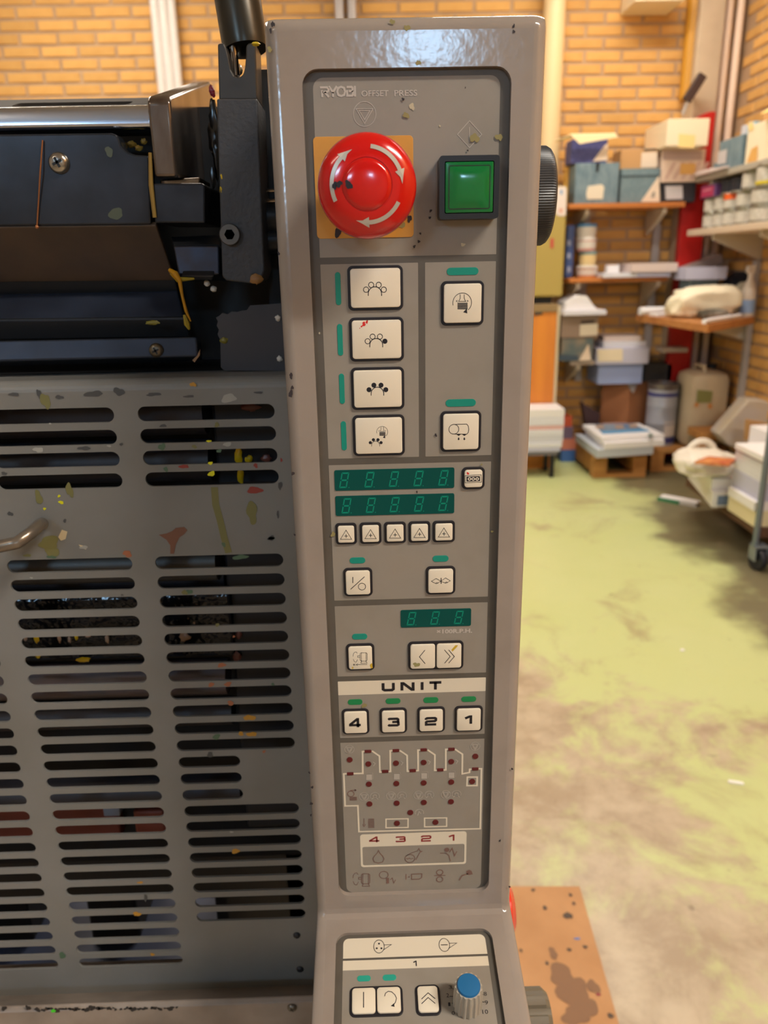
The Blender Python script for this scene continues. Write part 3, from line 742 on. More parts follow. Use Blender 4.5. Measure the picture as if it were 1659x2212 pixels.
zline(mb, Z5, [(742, 1080), (755, 1086), (765, 1078), (780, 1086), (802, 1080)], 5, PP)
zcirc(mb, Z5, (1087, 1008), 22, None, h=PP); zline(mb, Z5, [(1030, 1036), (1080, 1036), (1105, 1056), (1118, 1104)], 7, PP); zline(mb, Z5, [(1108, 1030), (1132, 994), (1152, 1058), (1172, 1020)], 8, PP)
motor_sym(mb, Z5, (286, 1206), 1.22, PP, False, 6)
zcirc(mb, Z5, (549, 1222), 38, 6, h=PP); zpoly(mb, Z5, [(570, 1248), (594, 1247), (594, 1294), (570, 1295)], PP); zline(mb, Z5, [(604, 1262), (622, 1248), (634, 1292), (650, 1262)], 7, PP)
zline(mb, Z5, [(738, 1214), (738, 1262)], 7, PP); zline(mb, Z5, [(756, 1240), (772, 1238)], 10, PP); zline(mb, Z5, [(786, 1216), (874, 1212), (872, 1244), (850, 1258), (786, 1260)], 8, PP, True)
zcirc(mb, Z5, (1026, 1200), 27, 8, h=PP); zcirc(mb, Z5, (1026, 1260), 27, 8, h=PP); zline(mb, Z5, [(978, 1228), (1076, 1226)], 7, PP)
zpoly(mb, Z5, [(1252, 1190), (1278, 1178), (1298, 1188), (1308, 1216), (1280, 1222), (1258, 1218)], PP); zline(mb, Z5, [(1268, 1210), (1216, 1228), (1192, 1268)], 11, PP)
zcirc(mb, Z5, (268, 530), 28, 6, h=PP); zline(mb, Z5, [(262, 502), (312, 498)], 6, PP); zpoly(mb, Z5, [(300, 490), (320, 499), (302, 510)], PP)
for j in range(4): zline(mb, Z5, [(258, 560+8*j), (320, 558+8*j)], 6, PP)
zline(mb, Z5, [(380, 740), (381, 795)], 5, PP); zline(mb, Z5, [(368, 790), (381, 810), (394, 790)], 5, PP)
for j in range(9): zline(mb, Z5, [(416, 746+9*j), (468, 744+9*j)], 6, PP)
mesh_obj('maroon_symbols', mb, M('print_maroon_faint', (122, 90, 80), .5), dg)
mb = MB()
for c in ((256, 150), (1328, 124)): stop_sym(mb, Z5, c, 40, 5, PP)
for x, y in ((381, 553), (612, 547), (845, 541), (1077, 535)):
    stop_sym(mb, Z5, (x, y), 40, 5, PP); c = (x+92, y-2)
    zcirc(mb, Z5, c, 38, 5, h=PP, a0=-30, a1=210); zcirc(mb, Z5, c, 14, 6, h=PP); zline(mb, Z5, [(c[0]-28, c[1]+26), (c[0]-8, c[1]+8)], 7, PP); zline(mb, Z5, [(c[0]+28, c[1]+26), (c[0]+8, c[1]+8)], 7, PP)
zcirc(mb, Z5, (852, 692), 36, 6, h=PP, a0=-20, a1=200); zline(mb, Z5, [(838, 715), (850, 680), (866, 700)], 7, PP)
for x, y in ((425, 385), (661, 380), (895, 374), (1128, 368)):
    zpoly(mb, Z5, [(x-26, y-20), (x+24, y-21), (x+24, y+27), (x-26, y+28)], PP); zline(mb, Z5, [(x-24, y-30), (x+30, y-32), (x+32, y+20)], 3, PP)
for x, y in ((467, 275), (703, 268), (937, 261), (1172, 255)): zline(mb, Z5, [(x-12, y-18), (x+10, y-4), (x-6, y+18)], 6, PP)
mesh_obj('pale_symbols', mb, M('print_faint', (178, 168, 156), .5), dg)
for x, y in ((258, 240), (1330, 211), (417, 276), (653, 269), (889, 263), (1124, 256), (422, 448), (656, 443), (889, 437), (1124, 430), (1303, 425),
             (427, 617), (659, 610), (890, 604), (1122, 598), (775, 690), (661, 782), (990, 773)):
    c = Z5(x, y); r = Z5.len(26, x, y); mb = MB(); slab(mb, ff, circ(c, r, 16), 0, .00045, .00015); mesh_obj('round_lamp', mb, darkred, dg)
for x, y in ((414, 168), (652, 161), (889, 155), (1126, 150), (561, 339), (796, 332), (1031, 326), (263, 359), (1329, 318)):
    p, q = Z5(x-28, y+13), Z5(x+28, y-13); mb = MB(); slab(mb, ff, rrect(p[0], p[1], q[0], q[1], .0003, 2), 0, .00045, .00015); mesh_obj('bar_lamp', mb, darkred, dg)

# ---- lower sloping panel
ar = MB(); a = Z6(243, 522); b = Z6(1178, 510)
lx0, lx1 = q1[0]+.0038, q2[0]-.0036
flat(ar, flo, [(lx0, -.15), (lx1, -.15), (lx1, Z6(700, 508)[1]), (lx0, Z6(700, 508)[1])], h0); mesh_obj('printed_area', ar, lightg, face_lo)
ar = MB(); flat(ar, flo, round_sel(lx0, Z6(700, 432)[1], lx1, Z6(700, 305)[1], .003, 0), h0); flat(ar, flo, [(lx0, Z6(700, 508)[1]), (lx1, Z6(700, 508)[1]), (lx1, Z6(700, 446)[1]), (lx0, Z6(700, 446)[1])], h0)
mesh_obj('cream_strip', ar, creamp, face_lo)
mb = MB()
for cx_, cy_, dots in ((470, 370, 1), (888, 360, 0)):
    zcirc(mb, Z6, (cx_, cy_), 34, 3.5, h=HP, asp=1.25); zline(mb, Z6, [(cx_+30, cy_-10), (cx_+80, cy_-12), (cx_+26, cy_+24)], 3.5, HP)
    if dots:
        for dx, dy in ((0, -18), (-14, 12), (16, 12)): zcirc(mb, Z6, (cx_+dx, cy_+dy), 6, None, h=HP)
    else: zline(mb, Z6, [(cx_-22, cy_), (cx_+22, cy_-1)], 5, HP)
p, q = Z6(688, 497), Z6(718, 462); glyph(mb, flo, '1', p[0], p[1], q[0], q[1], Z6.len(7, 700, 480), HP)
text(mb, flo, '0', (Z6(936, 808), Z6(954, 784)), HP); text(mb, flo, '1', (Z6(914, 752), Z6(926, 728)), HP); text(mb, flo, '2', (Z6(902, 696), Z6(917, 670)), HP); text(mb, flo, '3', (Z6(918, 642), Z6(936, 618)), HP)
text(mb, flo, '8', (Z6(1142, 686), Z6(1158, 660)), HP); text(mb, flo, '9', (Z6(1148, 742), Z6(1166, 716)), HP); text(mb, flo, '10', (Z6(1134, 802), Z6(1166, 774)), HP)
for a, b in (((958, 780), (976, 766)), ((936, 734), (956, 730)), ((922, 690), (948, 690)), ((940, 640), (958, 646)), ((1100, 762), (1122, 776)), ((1120, 722), (1142, 726)), ((1124, 680), (1138, 678))): zline(mb, Z6, [a, b], 4, HP)
mesh_obj('black_print', mb, black, face_lo)
k = zkey(Z6, (284, 632), (628, 815), halves=2, r=.0028); mb = MB()
zline(mb, Z6, [(372, 672), (372, 772)], 6); pts = [(506, 700), (512, 680), (530, 668), (552, 672), (572, 690), (582, 712), (576, 738), (562, 756)]
zline(mb, Z6, pts, 4.5); zpoly(mb, Z6, [(545, 762), (566, 745), (570, 768)]); sym(k, mb)
k = zkey(Z6, (698, 620), (872, 812), r=.0028); mb = MB()
for dy in (0, 30): zline(mb, Z6, [(742, 718+dy), (784, 678+dy), (830, 716+dy)], 5)
sym(k, mb)
kb = Z6(1035, 740); kr = Z6.len(88, 1035, 740)
ko = flo.p(kb, 0)
# the knob stands off the panel along its normal
khh = .0165
rib = lambda k, h: 1+(.05 if k % 4 < 2 else -.04)
mb = MB().lathe([(kr*1.02, 0), (kr*1.0, khh*.7), (kr*.92, khh), (kr*.80, khh)], ko, LN, 64, rib)
kn = mesh_obj('rotary_knob', mb, M('knob_grey', (178, 168, 152), .4), con, label='ribbed grey rotary knob with blue cap')
mesh_obj('knob_cap', MB().lathe([(kr*.84, khh-.001), (kr*.84, khh+.0006), (kr*.78, khh+.0012), (kr*.3, khh+.0014), (0, khh+.0014)], ko, LN, 40), M('cap_blue', (24, 104, 158), .5), kn, smooth=True)

# ---- things on the right flank
def flank(y, z, prof, mat, name, n=48, wob=None, label=None):
    return mesh_obj(name, MB().lathe(prof, (CX1, y, z), (1, 0, 0), n, wob), mat, con, smooth=True, angle=30, label=label)
kz = (PY(1185, 318, .40).z+PY(1170, 530, .40).z)/2; krr = (PY(1185, 318, .40).z-PY(1170, 530, .40).z)/2
flank(.397, kz, [(krr*.9, 0), (krr, .001), (krr, .0140), (krr*.965, .0158), (krr*.9, .0168), (krr*.55, .0168), (krr*.5, .012), (0, .012)], M('knob_black', (52, 54, 58), .38), 'adjusting_wheel', 240,
      lambda k, h: 1+(.010 if k % 2 else -.006) if .0005 < h < .0141 else 1, 'black knurled hand wheel')
flank(.40, .966, [(.009, 0), (.009, .004), (.0185, .005), (.02, .008), (.019, .011), (.012, .0146), (0, .0152)], M('button_red_flank', (230, 40, 24), .25), 'emergency_stop', label='red mushroom button on the right flank')
kc = PY(1160, 2200, .36)
flank(.37, PY(1165, 2155, .36).z-.033, [(.019, 0), (.019, .031), (.017, .034), (0, .034)], M('knob_olive_grey', (112, 104, 88), .5), 'rotary_knob', 96,
      lambda k, h: 1+(.05 if k % 8 < 4 else -.05) if h < .0315 else 1, 'ribbed grey knob on the right flank')

# wear on the console
mb = MB(); rd = random.Random(3)
for i_, (x, y, r) in enumerate(((590, 52, 4), (584, 66, 3), (628, 812, 4), (631, 838, 3), (628, 852, 5), (633, 1022, 3), (1110, 56, 2.5), (1110, 68, 2.5), (637, 1155, 2), (672, 1735, 3), (674, 1700, 2.5), (672, 1760, 2),
                (1106, 1660, 2), (1101, 1915, 2), (602, 548, 2.5), (1080, 1815, 2), (668, 1668, 2))):
    c = fu.px(x, y); flat(mb, fu, splat(fu, c, r*.95*fu.scale(x, y), int(x+y), ax=1.5), .00012+i_*6e-6)
for i_, (x, y, r) in enumerate(((941, 940, 4), (930, 455, 4), (928, 470, 3.5), (908, 505, 3), (905, 522, 4), (895, 532, 4), (870, 215, 4), (1010, 325, 2.5), (900, 1062, 3), (1005, 190, 2), (732, 499, 13), (884, 474, 8))):
    c = ff.px(x, y); flat(mb, ff, splat(ff, c, r*.62*ff.scale(x, y), int(x*3+y), ax=1.3), .0005+i_*6e-6)
mesh_obj('ink_spots', mb, M('spot_dark', (44, 36, 40), .6), con, kind='stuff')
mb = MB()
for i_, (x, y, r) in enumerate(((890, 232, 6), (1000, 528, 4), (950, 272, 2), (690, 720, 2))):
    c = ff.px(x, y); flat(mb, ff, splat(ff, c, r*ff.scale(x, y), int(x*3+y)), .0003+i_*6e-6)
mesh_obj('pale_spots', mb, M('spot_pale', (190, 178, 150), .6), con, kind='stuff')
mb = MB()
for i_, (x, y, r) in enumerate(((1025, 300, 9), (1078, 298, 7), (719, 1153, 5), (1063, 1147, 2.5), (876, 250, 6), (787, 1522, 5), (1040, 1003, 2), (868, 488, 6))):
    c = ff.px(x, y); flat(mb, ff, splat(ff, c, r*ff.scale(x, y), int(x*3+y)), .0005+i_*6e-6)
for i_, (x, y, r) in enumerate(((878, 60, 6), (848, 48, 5), (903, 135, 5), (583, 108, 5))):
    c = fu.px(x, y); flat(mb, fu, splat(fu, c, r*fu.scale(x, y), int(x*3+y)), .00012+i_*6e-6)
mesh_obj('yellow_spots', mb, M('spot_olive', (146, 134, 84), .6), con, kind='stuff')
# ------------------------------------------------------------------ the printing press behind the console
YV = .43
press = thing('printing_press', 'dark ink-stained printing press with a slotted grey guard', 'machine', (-.25, .6, 0))
steel_dk = M('steel_dark', (62, 64, 70), .30, .75, col2=(40, 40, 44), scale=45, amount=.6, bump=.0001, bscale=120)
iron = M('cast_iron_grey', (62, 60, 61), .55, .2, bump=.0004, bscale=420, col2=(60, 60, 64), scale=80)
brownst = M('steel_brown', (76, 64, 54), .5, 0, col2=(104, 84, 66), scale=22, amount=.6)
blackm = M('press_black', (16, 17, 20), .55)
chrome = M('chrome', (150, 144, 138), .16, 1.0, col2=(112, 92, 72), scale=60, amount=.6, bump=.0001, bscale=60)
brushed = M('brushed_steel', (206, 212, 226), .2, 1.0, bump=.00004, bscale=300, stretch=(.05, 1, 1))
guard_m = M('guard_grey', (126, 125, 122), .36, bump=.00008, bscale=240, col2=(116, 114, 108), scale=14, amount=.45)
screw_m = M('screw_steel', (120, 116, 110), .28, .9)
GX0 = -.46
def PP_(pts, Y): return [PY(x, y, Y) for x, y in pts]
def sheet(name, pts, Y, depth, mat, bev=.0006, **k):          # outline seen in the photo, at its own distance, with thickness
    mb = MB(); mb.prism(PP_(pts, Y), (0, depth, 0)); return mesh_obj(name, mb, mat, press, bev=bev, **k)
# slotted guard
gf = Frame((0, YV, 0), (1, 0, 0), (0, 0, 1))
top_z = gf.px(300, 843)[1]; bot_z = gf.px(640, 2136)[1]
pitch = .01268; sh = .0082
rows_top = [gf.px(500, 890)[1]-pitch*i for i in range(4)]
rows_low = [gf.px(500, 1212)[1]-pitch*i for i in range(25)]
cols = [(-.2985, -.2318), (-.2171, -.1431), (-.1296, -.0534)]
def slot(x0, x1, z, h_): return rrect(x0, z-h_/2, x1, z+h_/2, h_/2, 5)
holes = []; n0 = gf.px(490, 1640)[0]
for z in rows_top:
    for (a, b) in ((-.2985, -.2318), (-.2140, gf.px(252, 940)[0]), (-.1296, -.0530)): holes.append(slot(a, b, z, .0084))
for i, z in enumerate(rows_low):
    if i < 22: holes.append(slot(cols[2][0], gf.px(522, 1680)[0] if 11 <= i <= 13 else cols[2][1], z, sh))
    holes.append(slot(cols[1][0]+.0, cols[1][1], z, sh)); holes.append(slot(*cols[0], z, sh))
    holes.append(slot(-.387, -.313, z, sh))
for z in rows_top: holes.append(slot(-.387, -.313, z, .0084))
mb = MB(); plate(mb, gf, [(GX0, bot_z), (-.0378, bot_z), (-.0378, top_z), (GX0, top_z)], holes, -.0016, 0)
# rolled top lip
lip = []
for k in range(7):
    a = pi/2*k/6; lip.append((YV+.006*(1-cos(a)), top_z+.006*sin(a)))
lip.append((YV+.03, top_z+.0062))
mb.add([v for y, z in lip for v in ((GX0, y, z), (-.0378, y, z))], [(2*i, 2*i+1, 2*i+3, 2*i+2) for i in range(len(lip)-1)])
guard = mesh_obj('slotted_guard', mb, guard_m, press, label='grey slotted guard with ink splashes')
# guard handle: bent rod
path = [PY(-60, 1188, YV-.020), PY(0, 1180, YV-.024), PY(38, 1172, YV-.024), PY(66, 1152, YV-.018), PY(84, 1136, YV-.008), PY(92, 1130, YV+.001)]
sm = []
for i in range(len(path)-1):
    for t in (0, .33, .66): sm.append(path[i].lerp(path[i+1], t))
sm.append(path[-1])
mesh_obj('handle', MB().tube(sm, .0036, 14), M('handle_steel', (134, 122, 108), .28, .6), guard, smooth=True)
def screw(parent, c, r, n=(0, -1, 0), mat=screw_m, hexa=False, slotk=True):
    c = Vector(c)
    mb = MB()
    if hexa:
        mb.lathe([(r, 0), (r, r*.5), (r*.92, r*.62), (r*.5, r*.62), (r*.48, r*.62)], c, n, 24, lambda k, h: 1)
    else: mb.lathe([(r, 0), (r*.96, r*.22), (r*.75, r*.48), (r*.4, r*.58), (0, r*.6)], c, n, 24)
    s_ = mesh_obj('screw', mb, mat, parent, smooth=True)
    if hexa: mesh_obj('socket', MB().lathe([(r*.50, r*.64), (r*.1, r*.64), (0, r*.64)], c, n, 6), blackm, parent)
    if slotk and not hexa:
        f = Frame(c, (1, 0, 0), (0, 0, 1)); mb = MB()
        for a in (25, 115):
            d = Vector((cos(rad(a)), sin(rad(a)))); stroke(mb, f, [(-d*r*.5)[:], (d*r*.5)[:]], r*.24, r*.62)
        mesh_obj('cross_slot', mb, blackm, s_ if parent == press else parent)
    return s_
for x, y in ((641, 2020), (648, 2093)): screw(guard, PY(x, y, YV), .0026, mat=M('screw_dark', (56, 56, 60), .4, .6), slotk=False)
# splashes of ink on the guard
def splashes(name, mat, lst):
    mb = MB()
    for i, (x, y, r, ax) in enumerate(lst):
        c = gf.px(x, y); flat(mb, gf, splat(gf, c, r*.85*gf.scale(x, y), int(x*7+y), ax=ax, rough=.35), .00022+i*5e-6)
    return mesh_obj(name, mb, mat, guard, kind='stuff')
olive = M('ink_olive_dry', (116, 112, 66), .5)
mb = MB()
for pts, w in (([(463, 1052), (466, 1090), (476, 1125), (484, 1160), (494, 1194)], 15),):
    stroke(mb, gf, [gf.px(*p) for p in pts], w*gf.scale(470, 1100), .0002)
mesh_obj('ink_run', mb, olive, guard)
splashes('olive_ink', olive, [(105, 1175, 26, .7), (60, 1200, 9, .5), (545, 1110, 14, 2), (100, 868, 12, 1.6), (85, 1075, 8, 2.5), (150, 1060, 9, 2), (468, 918, 6, 1), (420, 964, 6, .8), (60, 2195, 12, 1.2), (110, 1190, 16, 1), (400, 1280, 7, 1), (470, 1350, 5, 1)])
splashes('black_ink', M('ink_black_dry', (72, 72, 72), .5), [(205, 850, 22, .35), (258, 845, 14, .7), (85, 852, 6, 2), (180, 968, 15, .35), (22, 1110, 7, .8), (140, 1125, 4, 1.2), (605, 1050, 5, 2), (585, 1162, 9, .7), (352, 920, 8, .5), (10, 1022, 7, .6), (453, 1630, 8, .9), (600, 1110, 3, 3), (315, 1940, 4, 3), (264, 1285, 3, .6),
           (30, 852, 12, .4), (130, 858, 10, .5), (330, 852, 18, .25), (410, 856, 12, .3), (560, 848, 10, .3), (262, 960, 4, 1)])
splashes('bright_yellow_ink', M('ink_bright_yellow', (222, 216, 22), .35), [(133, 1085, 6, .8), (128, 1071, 3.5, 1), (97, 1099, 3.5, 1), (458, 1023, 9, .7), (455, 1000, 7, .5), (452, 953, 6, .5), (115, 2184, 5, 1)])
splashes('orange_ink', M('ink_orange', (186, 134, 40), .4), [(510, 1838, 9, .9), (295, 1974, 9, .8), (418, 831, 8, .7), (302, 1906, 7, .5), (537, 1550, 14, .6), (545, 1585, 12, .6), (520, 1585, 7, .8), (330, 2061, 5, 1), (280, 2192, 7, .9)])
splashes('coral_ink', M('ink_coral', (164, 98, 66), .5), [(274, 1196, 11, .8), (505, 1375, 3, 1), (570, 1623, 4, 1), (456, 1478, 7, .9), (493, 1478, 9, .7), (499, 1518, 8, .8), (478, 1437, 10, .6)])
splashes('red_ink', M('ink_dark_red', (140, 52, 42), .45), [(552, 1058, 17, .6), (398, 1007, 11, .5), (553, 1006, 5, 1.2), (608, 993, 3, 1.5)])
splashes('green_ink', M('ink_green_dry', (78, 104, 80), .5), [(350, 964, 9, 1.0), (474, 974, 7, .6), (358, 1014, 6, 1), (408, 1278, 8, .8), (112, 1203, 12, .35), (468, 1592, 9, .9), (484, 1176, 5, 1.2), (586, 1162, 7, .7), (590, 1478, 4, 1), (136, 2063, 9, 1), (522, 1203, 20, .3)])
splashes('white_ink', M('ink_white_dry', (160, 158, 150), .6), [(496, 861, 17, .7), (82, 972, 12, .6), (490, 960, 12, .4), (236, 963, 5, .6), (108, 915, 3, .8), (180, 1182, 10, .5), (500, 1797, 4, .8), (68, 1248, 4, .6)])
mb = MB()
for p in ([(343, 1155), (360, 1152), (372, 1147), (380, 1140), (398, 1138), (405, 1145), (398, 1154), (388, 1160), (380, 1176), (376, 1196), (368, 1196), (368, 1178), (360, 1166)],): flat(mb, gf, [gf.px(*q) for q in p], .00022)
mesh_obj('brown_ink', mb, M('ink_brown_dry', (118, 78, 58), .55), guard)
mb = MB()
flat(mb, gf, [gf.px(*q) for q in ((126, 1160), (134, 1144), (146, 1148), (142, 1164), (132, 1168))], .00024); flat(mb, gf, [gf.px(*q) for q in ((170, 1176), (188, 1180), (186, 1187), (176, 1184))], .00024)
mesh_obj('cream_flake', mb, M('flake_cream', (206, 188, 150), .6), guard, kind='stuff')

# bottom rail under the guard
rz1 = PY(640, 2137, YV).z; yr = .405
rzf = PY(640, 2163, yr).z
mb = MB(); mb.prism([(GX0, YV+.004, rz1+.0005), (GX0, yr+.003, rzf+.0015), (GX0, yr, rzf-.001), (GX0, yr, rzf-.12), (GX0, YV+.03, rzf-.12), (GX0, YV+.03, rz1)], (-.0378-GX0, 0, 0))
rail = mesh_obj('bottom_rail', mb, M('rail_grey', (156, 142, 130), .42, col2=(122, 110, 100), scale=24, amount=.5, bump=.0001), press, bev=.0008)
rfm = Frame((0, yr, 0), (1, 0, 0), (0, 0, 1))
screw(rail, PY(631, 2176, yr), .0034, mat=screw_m)
mb = MB(); rd = random.Random(11)
x = 95
while x < 395:
    w = rd.uniform(3, 11)
    if rd.random() < .8:
        c = rfm.px(x, 2181-.01*x+rd.uniform(-2, 2)); flat(mb, rfm, splat(rfm, c, w*.7*rfm.scale(x, 2180), int(x), ax=rd.uniform(.5, 1)), .0002)
    x += w*1.1
for x, y in ((8, 2178), (60, 2176), (80, 2180)): flat(mb, rfm, splat(rfm, rfm.px(x, y), 6*rfm.scale(x, y), x), .0002)
mesh_obj('worn_marking', mb, M('marking_black', (40, 36, 36), .6), rail, kind='stuff')
mb = MB(); flat(mb, rfm, splat(rfm, rfm.px(115, 2183), 5*rfm.scale(115, 2183), 4, rough=.2), .0003); mesh_obj('green_dot', mb, M('dot_green', (70, 214, 40), .4), rail)

# inside behind the slots
mb = MB()
mb.box((GX0, .60, .79), (-.15, .62, 1.30)); mb.box((-.15, .60, .5), (-.0378, .62, 1.30)); mb.box((GX0, YV+.03, .86), (GX0+.01, .62, 1.30)); mb.box((-.046, YV+.03, .5), (-.0378, .62, 1.30)); mb.box((GX0, YV+.004, 1.302), (-.0378, .62, 1.306))
mesh_obj('light_block_casing', mb, blackm, press)  # added black casing, shaped to block light behind the slots
rollm = M('rubber_roller', (58, 56, 62), .5, 0); rollw = M('worn_roller', (112, 96, 98), .4, .2, col2=(80, 84, 92), scale=20)
xe = PY(447, 890, .475).x
for y, Y, r, mt in ((885, .475, .0150, rollm), (992, .478, .0135, rollm), (1212, .47, .0125, M('olive_roller', (84, 78, 70), .4, .1)), (1240, .492, .012, rollm), (1460, .468, .0125, rollw), (1535, .475, .010, rollm), (1700, .48, .010, rollm)):
    c = PY(447, y, Y)
    mesh_obj('roller', MB().lathe([(r, 0), (r, xe-GX0-.012)], (GX0+.012, c.y, c.z), (1, 0, 0), 28), mt, press, smooth=True)
mb = MB()
for y in (940, 1034, 1300, 1345): pass
mb.box((xe+.004, .47, 1.24), (-.05, .50, 1.30), .002); mb.box((xe+.004, .468, .98), (-.05, .50, 1.22), .002)
mesh_obj('bearing_block', mb, M('bearing_black', (30, 30, 34), .5, .2), press)
# wet ink lumps seen through slots
def lumps(name, mat, lst, Y):
    mb = MB()
    for i, (x, y, rx, rz) in enumerate(lst):
        c = PY(x, y, Y); s = .00029; mb.blob(c, rx*s, .0012, rz*s, int(x+y), .25, 9, 6)
    return mesh_obj(name, mb, mat, press, smooth=True, kind='stuff')
mb = MB(); mb.box((GX0+.012, .462, PY(300, 1425, .46).z), (PY(505, 1400, .46).x, .475, PY(300, 1290, .46).z), .002)
mesh_obj('ink_tray', mb, M('wet_black_ink', (20, 22, 28), .15, .2, bump=.0025, bscale=90), press)
lumps('yellow_lumps', M('ink_wet_yellow', (214, 176, 20), .2), [(78, 1378, 7, 13), (82, 1415, 6, 7), (165, 1376, 4, 7), (515, 985, 9, 16), (538, 992, 8, 8), (520, 1028, 7, 16), (180, 1425, 18, 6)], .459)
lumps('pale_lumps', M('ink_wet_pale', (170, 140, 118), .25), [(398, 1376, 14, 10), (128, 1380, 4, 10), (150, 1382, 4, 7), (190, 1374, 6, 4), (232, 1380, 5, 10), (420, 1345, 3, 3), (55, 1380, 4, 5)], .459)
lumps('rust_lumps', M('ink_wet_rust', (116, 66, 56), .3), [(512, 1418, 10, 12), (516, 1370, 6, 12), (380, 1376, 8, 12), (575, 990, 12, 8), (540, 880, 22, 8)], .466)
# lower depth: added tray, parts glimpsed through the low slots
mb = MB(); mb.box((GX0, .50, .70), (-.15, .98, .71)); mesh_obj('blue_light_tray', mb, M('tray_daylight_blue', (46, 58, 88), .6, 0), press)  # blue of the added tray stands in for window light
mb = MB(); mb.box((-.36, .52, .93), (-.21, .535, .966), .002); mb.box((PY(300, 1850, .50).x, .50, .951), (PY(366, 1850, .50).x, .52, .972), .002); mesh_obj('rust_bar', mb, M('rust_red', (136, 66, 50), .5), press)
mb = MB(); mb.box((PY(222, 1750, .50).x, .50, .968), (PY(258, 1750, .50).x, .515, 1.0), .001); mesh_obj('pale_bracket', mb, M('bracket_pale', (150, 156, 170), .4), press)
mb = MB(); mb.box((GX0, .56, .99), (-.04, .57, 1.045)); mb.box((GX0, .54, .90), (-.16, .55, .93)); mesh_obj('cross_bar', mb, M('bar_olive', (72, 70, 54), .5), press)
for a_, b_, c_ in ((-.17, -.12, .80), (-.30, -.25, .78), (-.40, -.36, .80)): mesh_obj('gear_case', MB().box((a_, .63, .711), (b_, .72, c_), .003), blackm, press)

# ---- inking unit above the guard
YA = .455
mb = MB(); mb.box((GX0, .53, .9), (-.0378, .60, PY(0, 238, .53).z)); mb.box((GX0, YV+.03, 1.306), (-.0378, .60, 1.312)); mesh_obj('dark_filler', mb, blackm, press)  # black filler boxes, put in as the dark behind the unit
# big dark plate with the notched corner
pl = sheet('cover_plate', [(-260, 294), (240, 287), (252, 291), (258, 302), (262, 316), (275, 328), (292, 334), (322, 336), (326, 484), (-260, 492)], YA, .012, M('plate_blue_steel', (56, 60, 70), .24, .45, col2=(30, 31, 33), scale=26, amount=.75, bump=.00008, bscale=60), bev=.001)
screw(pl, PY(128, 352, YA), .0056, mat=M('screw_bright', (176, 170, 160), .2, .95))
mesh_obj('copper_wire', MB().tube([PY(92, 303, YA-.001), PY(87, 370, YA-.0022), PY(83, 440, YA-.001), PY(80, 488, YA-.0006)], .0004, 6), M('copper', (176, 118, 76), .35, .8), press, smooth=True)
mesh_obj('wire_end', MB().blob(PY(80, 490, YA-.0008), .001, .0008, .001, 2, .1), MATS['copper'], press, smooth=True)
splm = MB(); fA = Frame((0, YA, 0), (1, 0, 0), (0, 0, 1))
for i, (x, y, r, ax) in enumerate(((235, 327, 8, 1.3), (252, 462, 15, .8))): flat(splm, fA, splat(fA, fA.px(x, y), r*fA.scale(x, y), x, ax=ax, rough=.25), .0002+i*2e-5)
mesh_obj('olive_smear', splm, M('smear_olive', (66, 70, 48), .4), pl, kind='stuff')
# notch behind the corner with ink flecks
lumps('notch_ink', M('ink_wet_ochre', (150, 122, 50), .3), [(284, 312, 9, 6), (300, 320, 8, 5), (270, 318, 5, 8), (310, 305, 6, 5)], .468)
# rounded bright bar along the top
mb = MB(); za, zb = PY(0, 240, .478).z, PY(0, 284, .462).z
prof = [(.462, zb), (.460, zb+.0015), (.4606, za-.004), (.463, za-.001), (.468, za), (.486, za), (.486, zb)]
xr_ = PY(328, 260, .47).x
mb.prism([(GX0, y, z) for y, z in prof], (xr_-GX0+.002, 0, 0)); mesh_obj('steel_bar', mb, brushed, press, bev=.0012, seg=3, smooth=True)
# sloping lid with a long slot, behind the bar
p0, p1 = PY(0, 242, .49), PY(0, 216, .54)
sv = Vector((0, .54-.49, p1.z-p0.z)); fl2 = Frame((0, .49, p0.z), (1, 0, 0), sv)
mb = MB(); L_ = sv.length
sl0, sl1 = fl2.px(20, 231), fl2.px(280, 224)
plate(mb, fl2, [(GX0, 0), (xr_, 0), (xr_, L_), (GX0, L_)], [rrect(sl0[0], L_*.42, sl1[0], L_*.70, .003, 4)], -.002, 0)
mesh_obj('slotted_lid', mb, M('lid_dark', (66, 60, 54), .65, 0, spec=.1), press)
# bright stop block: slanted top, long side running back
bx0, bx1 = PY(325, 300, .452).x, PY(375, 300, .452).x
zf1, zf0 = PY(350, 205, .452).z, PY(350, 383, .452).z
pb = PX(455, 176, bx1); pb2 = PX(452, 388, bx1)
mb = MB(); mb.prism([(bx0, .452, zf0), (bx0, .452, zf1-.003), (bx0, .455, zf1), (bx0, pb.y, pb.z), (bx0, pb.y+.002, pb.z-.004), (bx0, pb.y, pb2.z)], (bx1-bx0, 0, 0))
mesh_obj('stop_block', mb, M('block_steel', (146, 136, 128), .2, .85, col2=(84, 64, 48), scale=55, amount=.7, stretch=(1, 1, .35)), press, bev=.0018, seg=3, smooth=True)
lumps('block_ink', M('ink_wet_black', (30, 28, 26), .2), [(462, 250, 9, 30), (458, 300, 8, 30), (466, 340, 6, 40), (460, 385, 5, 20)], .50)
lumps('magenta_fleck', M('ink_magenta', (150, 30, 60), .3), [(457, 195, 6, 9), (461, 203, 4, 6)], .495)
sheet('lower_block', [(330, 396), (436, 395), (443, 400), (443, 482), (334, 482)], YA-.002, .05, steel_dk, .0012)
sheet('block_step', [(345, 388), (432, 383), (432, 400), (345, 400)], YA+.010, .03, chrome, .0008)
mesh_obj('ink_seam', MB().tube([PY(324, 330, YA-.002), PY(326, 400, YA-.003), PY(334, 470, YA-.003)], [.0009, .0013, .0011], 8), M('ink_gold', (140, 112, 56), .25, .3), press, smooth=True)
